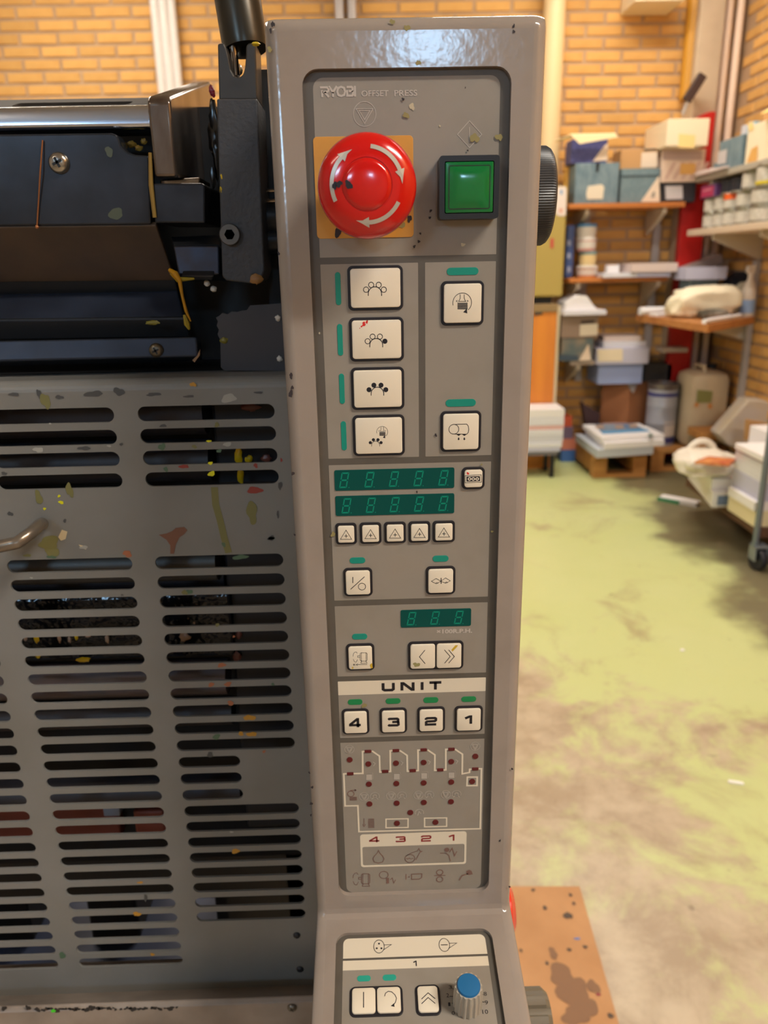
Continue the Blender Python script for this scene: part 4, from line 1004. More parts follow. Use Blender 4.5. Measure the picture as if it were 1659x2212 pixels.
# plates below, turning under
def strip(name, quad_px, thick, mat, bev=.0006, label=None):   # four corners as (x, y, distance)
    pts = [PY(x, y, Y) for x, y, Y in quad_px]
    nrm = (pts[1]-pts[0]).cross(pts[3]-pts[0]).normalized()
    if nrm.y < 0: nrm = -nrm
    mb = MB(); mb.prism(pts, nrm*thick); return mesh_obj(name, mb, mat, press, bev=bev, label=label)
strip('under_plate', [(-260, 494, YA+.001), (337, 487, YA+.001), (378, 606, .487), (-260, 612, .487)], .003, brownst)
strip('gap_shade', [(-260, 606, .487), (378, 600, .487), (384, 634, .49), (-260, 640, .49)], .003, blackm)  # black strip put in for the shade of the gap
strip('ledge', [(-260, 640, .485), (383, 628, .485), (398, 688, .462), (-260, 696, .462)], .003, M('ledge_steel', (84, 96, 120), .24, .8, bump=.00006, bscale=60, col2=(66, 74, 92), scale=30))
strip('ledge_front', [(-260, 694, .462), (398, 686, .462), (410, 728, .466), (-260, 738, .466)], .003, M('ledge_dark', (40, 42, 46), .4, .4))
strip('lower_bar', [(-260, 741, .450), (424, 727, .450), (428, 770, .446), (-260, 786, .446)], .012, M('bar_steel', (56, 64, 80), .28, .6, bump=.00012, bscale=140, col2=(46, 52, 64), scale=40), .001)
bar_scr = PY(338, 757, .4475); screw(press, bar_scr, .0042, mat=M('screw_worn', (110, 100, 84), .3, .8))
sheet('corner_chip', [(415, 778), (426, 768), (432, 755), (431, 768), (420, 783)], .4455, .002, M('chip_tan', (140, 104, 70), .5), 0)
strip('clamp_block', [(374, 531, .452), (473, 531, .452), (474, 593, .450), (386, 593, .450)], .03, M('clamp_blue', (56, 62, 78), .25, .6, col2=(52, 42, 40), scale=60), .0008)
strip('clamp_lip', [(392, 596, .447), (462, 596, .447), (458, 606, .449), (396, 606, .449)], .02, steel_dk, .0006)
strip('clamp_top', [(370, 512, .470), (470, 508, .470), (473, 528, .455), (376, 528, .455)], .004, blackm, 0)
# dripping yellow ink
mesh_obj('ink_drip', MB().tube([PY(366, 583, .447), PY(378, 592, .445), (PY(388, 606, .445)), PY(394, 640, .446), PY(402, 672, .446), PY(412, 694, .447)], [.0010, .0020, .0012, .0008, .0009, .0004], 8), M('ink_drip_yellow', (176, 124, 22), .25), press, smooth=True)
mb = MB(); mb.tube([PY(372, 588, .446), PY(384, 604, .447), PY(420, 602, .447)], [.0018, .0016, .0006], 8); mb.tube([PY(398, 680, .447), PY(404, 700, .447), PY(409, 712, .447)], [.0008, .0018, .0006], 7)
mesh_obj('ink_drip', mb, M('ink_drip_olive', (150, 128, 30), .3), press, smooth=True, kind='stuff')
lumps('olive_fleck', M('fleck_olive', (120, 112, 40), .4), [(330, 697, 14, 4), (484, 735, 8, 6)], .452)
for x, y in ((447, 612), (461, 624)): mesh_obj('grease_drop', MB().blob(PY(x, y, .455), .0018, .0014, .0016, x, .15), M('grease_white', (206, 198, 186), .4), press, smooth=True)
# charcoal plate with the torn edge
tp = sheet('charcoal_plate', [(474, 682), (480, 676), (492, 679), (500, 673), (512, 674), (522, 671), (533, 670), (540, 660), (612, 655), (622, 801), (484, 800), (477, 793), (476, 735), (470, 722), (473, 712), (468, 704), (471, 694), (466, 686)], .452, .002, M('charcoal', (54, 52, 56), .6, col2=(60, 58, 62), scale=30), 0)
for x, y in ((600, 687), (604, 775)): mesh_obj('white_drop', MB().blob(PY(x, y, .4515), .0016, .001, .0017, x, .2), MATS['grease_white'], tp, smooth=True)
# side frame bar with fork
fork = [(470, 94), (484, 92), (489, 104), (494, 122), (499, 150), (506, 163), (516, 167), (525, 160), (529, 145), (531, 120), (531, 100), (536, 93), (552, 92), (556, 216), (473, 216)]
mb = MB(); mb.prism(PP_(fork, .452), (0, .022, 0)); fk = mesh_obj('fork', mb, M('fork_dark', (66, 62, 58), .35, .55, bump=.0001, bscale=200), press, bev=.0008)
mb = MB(); mb.prism(PP_([(468, 213), (556, 213), (571, 585), (563, 606), (548, 613), (488, 606), (480, 596)], .440), (0, .034, 0)); sb_ = mesh_obj('side_bar', mb, iron, press, bev=.0008)
screw(sb_, PY(498, 507, .440), .0056, hexa=True, mat=M('socket_screw', (96, 92, 88), .4, .5))
lumps('grease_lump', M('grease_amber', (140, 96, 44), .5), [(553, 603, 14, 9)], .437)
lumps('bar_yellow', M('fleck_yellow', (200, 170, 30), .4), [(479, 385, 4, 10), (478, 410, 3, 7), (552, 95, 8, 3)], .441)
# tube above the fork
t0, t1 = PY(494, -120, .475), PY(531, 108, .468)
mesh_obj('support_tube', MB().tube([t0, t0.lerp(t1, .5), t0.lerp(t1, .93), t1, t1+(t1-t0).normalized()*.001], [.0122, .0122, .0122, .0116, .004], 32), M('tube_dark', (84, 76, 64), .28, .6, col2=(52, 50, 44), scale=16, amount=.6, stretch=(1, 1, .3)), press, smooth=True)
mesh_obj('tube_pin', MB().tube([PY(503, 100, .462), PY(510, 165, .461)], .0022, 10), chrome, fk, smooth=True)
mesh_obj('blue_screw', MB().lathe([(.003, 0), (.003, .004), (.002, .006), (0, .006)], PY(513, 152, .478), (0, -1, 0), 12), M('zinc_blue', (170, 190, 206), .25, .7), fk, smooth=True)
# shadowed gap between bar and console: spindles
mb = MB()
for y, r, x0, x1 in ((470, .010, 566, 640), (520, .008, 566, 640)):
    c = PY(566, y, .47); mb.lathe([(r, 0), (r, .0165)], c, (1, 0, 0), 24)
mesh_obj('spindle', mb, M('spindle_dark', (44, 46, 50), .35, .4), press, smooth=True, kind='stuff')
mb = MB()
for y in (412, 434): c = PY(575, y, .46); mb.tube([c, c+Vector((.0125, 0, 0))], .0009, 8)
mesh_obj('rod', mb, chrome, press, smooth=True, kind='stuff')
mb = MB(); mb.box((PY(560, 300, .50).x, .50, 1.32), (-.0378, .52, PY(565, 150, .50).z)); mesh_obj('gap_shade', mb, blackm, press)  # black box put in where the gap is only dark
mb = MB(); mb.box((GX0, .60, 0), (GX0+.05, .68, .9)); mb.box((-.09, .60, 0), (-.04, .68, .9)); mesh_obj('stand', mb, blackm, press)
# ------------------------------------------------------------------ along the back wall and in the brick corner
wood_o = M('shelf_wood', (196, 120, 54), .5, col2=(170, 98, 42), scale=5, stretch=(.4, 3, 3))
wood_p = M('pallet_wood', (196, 140, 78), .7, col2=(168, 112, 58), scale=6, stretch=(.4, 3, 3), rand=.08)
brk = M('bracket_beige', (196, 184, 164), .5)
greym = M('upright_grey', (176, 170, 168), .45, .1)
paper = M('paper_white', (228, 227, 234), .7, col2=(208, 208, 218), scale=30, stretch=(.2, .2, 9))
paper_w = M('paper_plain', (234, 231, 232), .7)
paper_p = M('paper_pinkish', (214, 196, 190), .7)
card = M('cardboard_brown', (160, 104, 66), .8)
card_l = M('cardboard_light', (196, 150, 98), .8)
boxwhite = M('box_white', (238, 222, 190), .6)
teal_b = M('box_teal', (92, 116, 128), .6, col2=(126, 146, 154), scale=28, amount=.7, stretch=(1, 1, .5))
def patch(parent, name, mat, fr, pts, h=.002):
    mb = MB(); flat(mb, fr, pts, h); return mesh_obj(name, mb, mat, parent)
def fpatch(parent, name, mat, Y, px):          # flat print on a front face at distance Y
    mb = MB(); mb.face([p-Vector((0, .002, 0)) for p in PP_(px, Y)]); return mesh_obj(name, mb, mat, parent)
def span(xa, xb, ym, Y): return PY(xa, ym, Y).x, PY(xb, ym, Y).x
def zat(x, y, Y): return PY(x, y, Y).z
def loc_t(name, label, cat, x, y, z, group=None): return thing(name, label, cat, (x, y, z), group)

from mathutils import noise
# pipes on the wall
px_ = PY(364, 95, 5.58).x
mb = MB(); mb.tube([(px_-.055, 5.53, 0), (px_-.055, 5.53, ZC)], .028, 14); mb.tube([(px_+.0, 5.53, 0), (px_+.0, 5.53, ZC)], .032, 14); mb.tube([(px_+.052, 5.53, 0), (px_+.052, 5.53, ZC)], .026, 14)
solo('wrapped_pipe', 'white plastic-wrapped riser pipe on the brick wall above the ink-stained press', 'pipe', mb, M('wrap_white', (222, 214, 208), .3, bump=.004, bscale=40), smooth=True, kind=None)
px_ = PY(748, 10, 5.54).x
mb = MB(); mb.tube([(px_-.045, 5.54, 0), (px_-.045, 5.54, ZC)], .03, 14)
solo('riser_pipe', 'grey riser pipe just above the top of the console, left of its twin', 'pipe', mb, M('pipe_grey', (178, 170, 168), .4, .2), smooth=True)
mb = MB(); mb.tube([(px_+.035, 5.54, 0), (px_+.035, 5.54, ZC)], .03, 14)
solo('riser_pipe', 'grey riser pipe just above the top of the console, right of its twin', 'pipe', mb, MATS['pipe_grey'], smooth=True)
px_ = PY(1195, 140, 5.45).x
solo('riser_pipe', 'thick cream pipe rising beside the upper right edge of the console', 'pipe', MB().tube([(px_, 5.48, 0), (px_, 5.48, ZC)], .068, 20), M('pipe_cream', (226, 198, 150), .45), smooth=True)
px_ = PY(1495, 110, 5.5).x
solo('riser_pipe', 'ochre yellow pipe beside the concrete column', 'pipe', MB().tube([(px_, 5.53, 2.36), (px_, 5.53, ZC)], .045, 16), M('pipe_ochre', (196, 140, 40), .5), smooth=True)
for nm, x, mt in (('left', 1566, 'pale pink pipe in the wall corner next to the concrete column'), ('right', 1590, 'pale pink pipe in the wall corner next to the right brick wall')):
    p = PY(x, 120, 5.5)
    solo('corner_pipe', mt, 'pipe', MB().tube([(p.x, 5.5, 0), (p.x, 5.5, ZC)], .024, 14), M('pipe_pale_pink', (238, 212, 190), .45), smooth=True)
# column with its red guard
c0, c1 = PY(1502, 150, 5.42).x, PY(1556, 150, 5.42).x
struct('column', MB().box((c0, 5.42, 0), (c1, YB, ZC), .01), M('concrete', (196, 176, 150), .85, col2=(178, 158, 134), scale=5, bump=.002))
r0, r1 = PY(1488, 300, 5.36).x, PY(1541, 300, 5.36).x; rz = zat(1520, 241, 5.36)
f = Frame((0, 5.415, 0), (1, 0, 0), (0, 0, 1)); mb = MB()
slab(mb, f, [(r0, 0), (r1, 0), (r1, rz), (r0+.12, rz), (r0+.06, rz-.02), (r0, rz-.07)], 0, .055, .006)
solo('column_guard', 'tall red painted steel guard in front of the concrete column', 'column guard', mb, M('guard_red', (186, 24, 20), .45))
# dark bracket on a grey arm
pb_ = PY(1500, 190, 5.3)
t = thing('pivot_bracket', 'dark tilted bracket on the column above the white boxes', 'bracket', pb_)
mb = MB(); mb.box(pb_-Vector((.028, .02, .085)), pb_+Vector((.028, .02, .085)), .006, Matrix.Rotation(rad(32), 3, 'Y'), pb_); mesh_obj('plate', mb, M('bracket_dark', (58, 38, 34), .5), t)
mb = MB(); mb.tube([pb_+Vector((-.03, .0, -.07)), pb_+Vector((-.045, .03, -.14))], .012, 10); mb.tube([pb_, Vector((pb_.x+.02, 5.42, pb_.z))], .012, 10); mesh_obj('arm', mb, greym, t)
# pale duct end at the top edge of the picture
x0, x1 = span(1372, 1480, 0, 5.3); z0 = zat(1425, 2, 5.3)
solo('wall_trunking', 'whitish trunking end high on the brick wall above the boxes', 'trunking', MB().box((x0, 5.3, z0), (x1, YB-.009, z0+.1), .01), boxwhite)

# ---- shelf uprights and shelves
for xx, yy, nm in ((1268, 470, 'left slotted grey shelf upright behind the stack of paint tubs'), (1414, 560, 'grey slotted shelf upright between the tubs and the red column guard')):
    x = PY(xx, yy, 5.56).x
    solo('shelf_upright', nm, 'upright', MB().box((x-.024, 5.553, .55), (x+.024, 5.591, 1.80), .004), greym)
def shelf(label, x0, x1, y0, y1, zt, th, mat, arms, name='wall_shelf', arm_mat=None, along='x', up=None):
    t = thing(name, label, 'shelf', ((x0+x1)/2, (y0+y1)/2, zt-th))
    mesh_obj('plank', MB().box((x0, y0, zt-th), (x1, y1, zt), .004), mat, t)
    for a in arms:
        mb = MB()
        if along == 'x': mb.prism([(a-.014, y1, zt-th), (a-.014, y0+.03, zt-th), (a-.014, y0+.03, zt-th-.03), (a-.014, y1, zt-th-.16)], (.028, 0, 0))
        else: mb.prism([(x1, a-.014, zt-th), (x0+.03, a-.014, zt-th), (x0+.03, a-.014, zt-th-.03), (x1, a-.014, zt-th-.16)], (0, .028, 0))
        mesh_obj('bracket', mb, arm_mat or brk, t)
    return t
ZA = zat(1300, 439, 5.22)
shelf('orange wooden top shelf carrying the teal boxes', 1.30, 2.05, 5.22, 5.55, ZA, .030, wood_o, (1.43, 1.93))
ZD = zat(1255, 601, 5.22)
shelf('orange wooden shelf under the stack of paint tubs', 1.33, 1.98, 5.22, 5.55, ZD, .028, wood_o, (1.40, 1.93))
ZG = zat(1250, 779, 5.22)
shelf('pale lowest wall shelf carrying grey and teal boxes', 1.365, PY(1284, 779, 5.22).x, 5.22, 5.55, ZG, .03, M('shelf_pale', (176, 160, 146), .5), (1.43,))
shelf('pale shelf end between the paper pile and the red column guard', 1.985, 2.16, 5.22, 5.35, zat(1450, 752, 5.22), .03, M('shelf_pale', (176, 160, 146), .5), ())
XS = 2.12
ZB_ = 1.872; ZC_ = 1.555
shelf('upper grey shelf on the right wall carrying a teal box', XS, XR-.008, 4.0, 5.30, ZB_, .035, M('shelf_grey', (172, 164, 150), .5), (4.35, 5.1), along='y')
shelf('whitish shelf on the right wall full of ink tins', XS-.02, XR-.008, 4.0, 5.28, ZC_, .038, M('shelf_white', (214, 192, 168), .5), (4.35, 4.95), along='y')
for yy, nm in ((4.95, 'grey shelf upright on the right wall beside the red column guard'),):
    solo('shelf_upright', nm, 'upright', MB().box((XR-.045, yy-.022, .5), (XR-.009, yy+.022, 1.36), .004), greym)

# ---- boxes on the top shelf
def box_px(name, label, px, Y, depth, zbase, mat, cat='box', group=None, c=.004, rot=0):
    x0, x1 = span(px[0], px[2], (px[1]+px[3])/2, Y); z1 = zat((px[0]+px[2])/2, px[1], Y)
    zb = zbase if zbase is not None else zat((px[0]+px[2])/2, px[3], Y)
    t = thing(name, label, cat, ((x0+x1)/2, Y+depth/2, zb), group)
    R = Matrix.Rotation(rad(rot), 3, 'Z') if rot else None
    mesh_obj('carton', MB().box((x0, Y, zb), (x1, Y+depth, z1), c, R), mat, t)
    return t, (x0, x1, zb, z1)
t, d = box_px('storage_box', 'teal patterned box with a cream label on the top shelf', (1242, 352, 1336, 437), 5.25, .155, ZA, teal_b)
fpatch(t, 'label_sticker', creamp, 5.249, [(1266, 418), (1270, 402), (1300, 398), (1305, 404), (1302, 430), (1268, 431)])
fpatch(t, 'hand_slot', M('slot_dark', (30, 36, 36), .8), 5.249, [(1287, 352), (1296, 352), (1292, 372), (1287, 372)])
zt1 = d[3]
t, d2 = box_px('storage_box', 'teal box with a white corner print on the top shelf', (1341, 364, 1424, 437), 5.26, .25, ZA, M('box_teal_plain', (104, 126, 134), .6, col2=(120, 140, 146), scale=60))
fpatch(t, 'corner_print', M('print_warm_white', (226, 206, 184), .6), 5.259, [(1384, 436), (1424, 378), (1425, 436)])
fpatch(t, 'emblem', M('emblem_grey', (150, 140, 128), .6), 5.2585, [(1406, 428), (1409, 416), (1415, 413), (1414, 426)])
fpatch(t, 'lid_edge_shade', M('lid_shadow', (66, 84, 92), .6), 5.259, [(1342, 379), (1424, 377), (1424, 381), (1342, 383)])  # thin dark strip, shade under the lid painted on the front
# open blue box on the teal one
t, d = box_px('open_box', 'open blue box with a cream lid flap on the teal box', (1234, 300, 1312, 352), 5.27, .15, zt1+.001, M('box_blue', (66, 70, 124), .6, col2=(82, 84, 140), scale=50))
fpatch(t, 'corner_print', MATS['print_warm_white'], 5.268, [(1280, 349), (1306, 314), (1313, 310), (1312, 346)])
mb = MB(); q = PP_([(1232, 291), (1330, 289), (1336, 296), (1252, 311)], 5.21); mb.prism(q, (0, .012, .006)); mb.prism([PY(1190, 307, 5.28), PY(1232, 292, 5.22), PY(1236, 299, 5.24), PY(1200, 306, 5.30)], (0, .02, .004))
mesh_obj('lid_flap', mb, M('flap_cream', (244, 224, 176), .6), t)
p = PY(1228, 352, 5.46)
t = thing('paint_tin', 'small amber tin at the left end of the top shelf boxes', 'tin', (p.x, 5.46, ZA))
mesh_obj('tin_body', MB().lathe([(.028, 0), (.028, zat(1220, 324, 5.46)-ZA-.01), (.024, zat(1220, 322, 5.46)-ZA)], (p.x, 5.46, ZA), (0, 0, 1), 20), M('tin_amber', (222, 168, 70), .4), t, smooth=True)
p = PY(1230, 358, 5.24); 
mb = MB(); 
t, d = box_px('small_carton', 'small brown carton with a white label on the second teal box', (1341, 322, 1421, 364), 5.30, .18, d2[3]+.001, card_l)
fpatch(t, 'label_sticker', MATS['print_warm_white'], 5.299, [(1386, 330), (1420, 328), (1420, 361), (1384, 362)]); fpatch(t, 'label_top', M('slot_grey', (70, 72, 70), .7), 5.299, [(1391, 322), (1420, 320), (1420, 324), (1391, 326)])
t, d3 = box_px('carton', 'black carton with a pale label under the striped white box', (1429, 394, 1503, 436), 5.265, .26, ZA, M('carton_black', (38, 36, 40), .5))
fpatch(t, 'label_sticker', M('label_grey_white', (196, 190, 190), .5), 5.264, [(1437, 402), (1474, 401), (1475, 430), (1438, 431)])
t, d4 = box_px('carton', 'white carton with pink stripes between black carton and white box', (1430, 322, 1522, 390), 5.265, .26, d3[3]+.001, M('carton_striped', (232, 206, 186), .6))
mb = MB()
for k in range(5): mb.face([q-Vector((0, .002, 0)) for q in PP_([(1434+18*k, 387), (1441+18*k, 387), (1461+18*k, 350), (1454+18*k, 350)], 5.265) if True])
mesh_obj('stripes', mb, M('stripe_pink', (212, 176, 160), .6), t, kind='stuff')
fpatch(t, 'band', M('band_mauve', (196, 170, 162), .6), 5.264, [(1432, 326), (1516, 327), (1516, 345), (1431, 345)]); fpatch(t, 'label_sticker', M('label_amber', (222, 168, 92), .6), 5.2635, [(1470, 353), (1503, 353), (1502, 376), (1468, 377)])
t, d5 = box_px('carton', 'topmost white carton with a pale yellow label in the corner stack', (1441, 256, 1531, 322), 5.14, .40, d4[3]+.001, boxwhite)
fpatch(t, 'label_sticker', M('label_pale_yellow', (244, 212, 142), .6), 5.139, [(1466, 289), (1502, 292), (1500, 320), (1465, 318)])
# ---- right wall shelves
def box_r(name, label, y0, y1, z0, z1, x0, mat, cat='box', depth=.22, group=None):
    t = thing(name, label, cat, (x0+depth/2, (y0+y1)/2, z0), group)
    mesh_obj('carton', MB().box((x0, y0, z0), (x0+depth, y1, z1), .004), mat, t); return t
def rpatch(parent, name, mat, px, X):
    mb = MB(); mb.face([PX(x, y, X)-Vector((.003, 0, 0)) for x, y in px]); return mesh_obj(name, mb, mat, parent)
t = box_r('storage_box', 'teal box with a small pale label on the upper right wall shelf', 4.69, 4.99, ZB_, 2.035, XS+.01, teal_b)
rpatch(t, 'label_sticker', MATS['label_grey_white'], [(1550, 356), (1552, 328), (1572, 322), (1569, 352)], XS+.01)
t = box_r('carton', 'large white carton with an amber label on the upper right wall shelf', 4.30, 4.66, ZB_, 2.068, XS+.02, boxwhite)
rpatch(t, 'label_sticker', MATS['label_amber'], [(1614, 352), (1624, 322), (1638, 314), (1636, 348)], XS+.02); rpatch(t, 'seal', MATS['label_pale_yellow'], [(1617, 266), (1629, 262), (1628, 280), (1618, 284)], XS+.02)
t = thing('open_box', 'brown box with raised yellow flap behind the large white carton', 'box', (XS+.2, 4.45, 2.07))
mesh_obj('carton', MB().box((XS+.06, 4.30, 2.069), (XS+.24, 4.58, 2.125), .004), card_l, t)
mb = MB(); mb.prism([(XS+.05, 4.50, 2.128), (XS-.03, 4.43, 2.09), (XS-.03, 4.10, 2.09), (XS+.06, 4.10, 2.16)], (.006, 0, .006)); mesh_obj('lid_flap', mb, M('flap_yellow', (250, 216, 130), .6), t)
p = PX(1590, 275, XS+.10)
t = thing('spool', 'pale blue spool on top of the teal box by the right wall', 'spool', (XS+.12, 4.80, 2.036))
mesh_obj('roll', MB().lathe([(.036, 0), (.036, .075), (.012, .075), (.012, .06)], (XS+.12, 4.80, 2.036), (0, 0, 1), 20), M('spool_blue', (150, 190, 206), .5), t, smooth=True)
mesh_obj('core', MB().lathe([(.036, 0), (.036, .07)], (XS+.12, 4.88, 2.036), (0, 0, 1), 20), MATS['label_grey_white'], t, smooth=True)
t = box_r('small_carton', 'small dark teal carton at the far end of the upper right shelf', 5.0, 5.14, ZB_, 1.935, XS+.05, MATS['box_teal_plain'], depth=.12)
t = solo('paper_sheaf', 'pale papers lying at the far end of the upper right shelf', 'papers', MB().box((XS-.03, 4.80, ZB_+.0005), (XS+.0, 5.24, ZB_+.012)).box((XS-.02, 5.0, ZB_+.012), (XS+.035, 5.26, ZB_+.024)), paper_p)
# tins, three high
tin_w = M('tin_label_white', (206, 200, 188), .5, col2=(180, 172, 158), scale=60); tin_m = M('tin_metal', (150, 146, 132), .3, .6)
def tin(x, y, z, r, h, label, body=None, lid=None, group='ink tins on the right wall shelf'):
    t = thing('ink_tin', label, 'tin', (x, y, z), group)
    mesh_obj('can', MB().lathe([(r, 0), (r*1.02, .003), (r*.98, .006), (r*.98, h-.008), (r*1.02, h-.004), (r, h), (r*.9, h), (r*.9, h-.004), (0, h-.004)], (x, y, z), (0, 0, 1), 24), tin_m, t, smooth=True)
    mesh_obj('label', MB().lathe([(r*1.0, h*.16), (r*1.0, h*.84)], (x, y, z), (0, 0, 1), 24), body or tin_w, t, smooth=True)
    if lid: mesh_obj('lid', MB().lathe([(r*1.03, h*.66), (r*1.03, h+.001), (0, h+.001)], (x, y, z), (0, 0, 1), 24), lid, t, smooth=True)
    return t
ys = [5.13, 4.985, 4.84, 4.665, 4.45]; TX = XS+.075
nth = ['farthest', 'second farthest', 'middle', 'second nearest', 'nearest']
for k, y in enumerate(ys):
    r = (.058, .058, .064, .070, .085)[k]
    tin(TX, y, ZC_, r, .088, 'white-labelled ink tin, %s of the bottom row on the right shelf' % nth[k])
    orange = M('lid_orange', (230, 96, 34), .4) if k == 2 else None
    tin(TX, y, ZC_+.089, r, .090, 'white ink tin with an orange band in the middle row' if k == 2 else 'white-labelled ink tin, %s of the middle row on the right shelf' % nth[k], lid=orange)
mag = M('tin_magenta', (190, 60, 100), .4)
t = thing('ink_tin', 'wide magenta tin at the far end of the top row', 'tin', (TX, 5.09, ZC_+.18), 'ink tins on the right wall shelf')
mesh_obj('can', MB().box((TX-.06, 5.0, ZC_+.18), (TX+.06, 5.21, ZC_+.255), .006), M('tin_purple', (108, 70, 120), .4), t)
mesh_obj('label', MB().box((TX-.062, 5.02, ZC_+.186), (TX-.058, 5.20, ZC_+.246)), mag, t)
mesh_obj('label_stripe', MB().box((TX-.0635, 5.05, ZC_+.222), (TX-.0615, 5.17, ZC_+.23)), M('stripe_pale_pink', (226, 150, 170), .5), t)
for k, y in enumerate((4.905, 4.775)):
    tin(TX, y, ZC_+.18, .058, .078, ('black ink tin beside the magenta tin', 'black ink tin beside the white tins of the top row')[k], M('tin_black', (34, 34, 44), .4), M('lid_black', (30, 30, 36), .4))
tin(TX, 4.62, ZC_+.18, .068, .10, 'white-labelled ink tin in the top row beside the black tins')
ty_ = tin(TX, 4.43, ZC_+.18, .08, .115, 'white ink tin with a yellow stripe in the top row', lid=None)
mesh_obj('stripe', MB().lathe([(.0812, .014), (.0812, .03)], (TX, 4.43, ZC_+.18), (0, 0, 1), 24), M('stripe_yellow', (212, 190, 40), .5), ty_, smooth=True)

# ---- tubs shelf
ty = 5.36
def tub(px0, px1, ytop, ybot, zb, label, body, lidm, band=None):
    x0, x1 = span(px0, px1, (ytop+ybot)/2, ty); r = (x1-x0)/2; x = (x0+x1)/2; h = zat(1268, ytop, ty)-zb
    t = thing('paint_tub', label, 'tub', (x, ty, zb), 'stacked paint tubs')
    mesh_obj('pot', MB().lathe([(r*.9, 0), (r*.97, h*.8), (0, h*.8)], (x, ty, zb), (0, 0, 1), 28), body, t, smooth=True)
    mesh_obj('lid', MB().lathe([(r, h*.78), (r, h*.94), (r*.94, h), (0, h)], (x, ty, zb), (0, 0, 1), 28), lidm, t, smooth=True)
    if band: mesh_obj('label', MB().lathe([(r*.94, h*.2), (r*.985, h*.7)], (x, ty, zb), (0, 0, 1), 28), band, t, smooth=True)
    return zb+h+.0008
tubw = M('tub_white', (222, 214, 204), .4)
z = tub(1244, 1290, 574, 602, ZD, 'white and orange tub at the bottom of the tub stack', M('tub_orange', (206, 130, 70), .4), tubw, tubw)
z = tub(1250, 1288, 543, 572, z, 'cream tub second from the bottom of the tub stack', M('tub_cream', (226, 206, 160), .4), M('tub_teal', (120, 150, 150), .4), M('tub_yellowish', (232, 206, 150), .4))
z = tub(1244, 1288, 513, 542, z, 'white tub with red trim second from the top of the stack', M('tub_red_trim', (208, 150, 140), .4), tubw, tubw)
z = tub(1245, 1289, 484, 512, z, 'white tub with a blue lid on top of the tub stack', tubw, M('lid_blue', (70, 132, 178), .4), tubw)
x0, x1 = span(1224, 1241, 540, 5.32)
t = thing('blue_canister', 'tall narrow blue canister left of the tub stack', 'canister', ((x0+x1)/2, 5.36, ZD))
mesh_obj('body', MB().box((x0, 5.33, ZD), (x1, 5.41, zat(1232, 486, 5.33)), .01), M('canister_blue', (64, 86, 140), .4), t)
for k, yy in enumerate((525, 553, 582)): fpatch(t, 'label_sticker', M('label_dim_blue', (150, 160, 190), .5), 5.329, [(1225, yy-6), (1233, yy-6), (1233, yy+6), (1225, yy+6)])
x0, x1 = span(1243, 1247, 540, 5.40)
# papers on the tubs shelf
def slabs(name, label, cat, layers, mat, group=None):          # layers: (poly px list, z0, z1)
    mb = MB()
    for pts, za, zb in layers: mb.prism([PZ(x, y, za) if isinstance((x, y)[0], (int, float)) else x for x, y in pts], (0, 0, zb-za))
    return solo(name, label, cat, mb, mat, group)
def wslab(name, label, cat, x0, x1, y0, y1, z0, z1, mat, rot=0, group=None, c=.002, tilt=0):
    mb = MB(); R = Matrix.Rotation(rad(rot), 3, 'Z')
    if tilt: R = R @ Matrix.Rotation(rad(tilt), 3, 'Y')
    mb.box((x0, y0, z0), (x1, y1, z1), c, R); return solo(name, label, cat, mb, mat, group)
x0, x1 = span(1301, 1374, 590, 5.2); zp = zat(1330, 590, 5.2)
wslab('paper_stack', 'low stack of white paper right of the tub stack', 'papers', x0, x1, 5.17, 5.45, ZD, ZD+.028, paper)
x0, x1 = span(1312, 1338, 580, 5.3)
wslab('small_carton', 'tiny white carton on the low paper stack', 'box', x0, x1, 5.3, 5.36, ZD+.0285, ZD+.0285+.05, paper_w)
x0, x1 = span(1378, 1456, 590, 5.16)
wslab('paper_stack', 'bluish paper stack under the pinkish papers on the tub shelf', 'papers', x0, x1-.02, 5.16, 5.48, ZD, ZD+.03, M('paper_bluish', (186, 186, 208), .7))
wslab('paper_stack', 'pinkish papers lying on the bluish paper stack', 'papers', x0-.04, x1+.02, 5.14, 5.50, ZD+.031, ZD+.085, paper_p, rot=-3)

# ---- plank table by the right wall
ZE = 1.03
tp = [Vector((1.80, 5.26, ZE)), Vector((1.87, 4.29, ZE)), Vector((2.40, 4.84, ZE)), Vector((2.40, 5.26, ZE))]
t = thing('plank_table', 'wooden plank worktop jutting from the corner, heaped with bags', 'table', (2.2, 4.8, ZE-.045))
mesh_obj('worktop', MB().prism([p-Vector((0, 0, .045)) for p in tp], (0, 0, .045)), M('worktop_wood', (192, 130, 74), .5, col2=(170, 108, 58), scale=5, stretch=(.5, 3, 3)), t, bev=.004)
mb = MB(); a = PX(1572, 710, XR-.15); mb.prism([(XR-.35, 4.985, ZE-.046), (XR-.01, 4.985, ZE-.046), (XR-.01, 4.985, ZE-.16), (XR-.35, 4.985, ZE-.075)], (0, .03, 0)); mesh_obj('bracket', mb, brk, t)
p0, p1 = PZ(1374, 672, ZE+.013), PZ(1446, 666, ZE+.013)
t = thing('paper_roll', 'thin white paper roll at the far edge of the plank worktop', 'roll', (p0+p1)/2-Vector((0, 0, .013)))
d_ = (p1-p0).normalized(); pa = Vector((1.90, 5.20, ZE+.030))
mesh_obj('roll', MB().lathe([(.017, 0), (.026, 0), (.026, .22), (.017, .22)], (1.785, 5.15, ZE+.0265), (1, .08, 0), 20), paper_w, t, smooth=True)
wslab('paper_stack', 'white papers under the left end of the plastic bag', 'papers', 1.83, 1.95, 4.98, 5.09, ZE+.0005, ZE+.02, paper_w, rot=8)
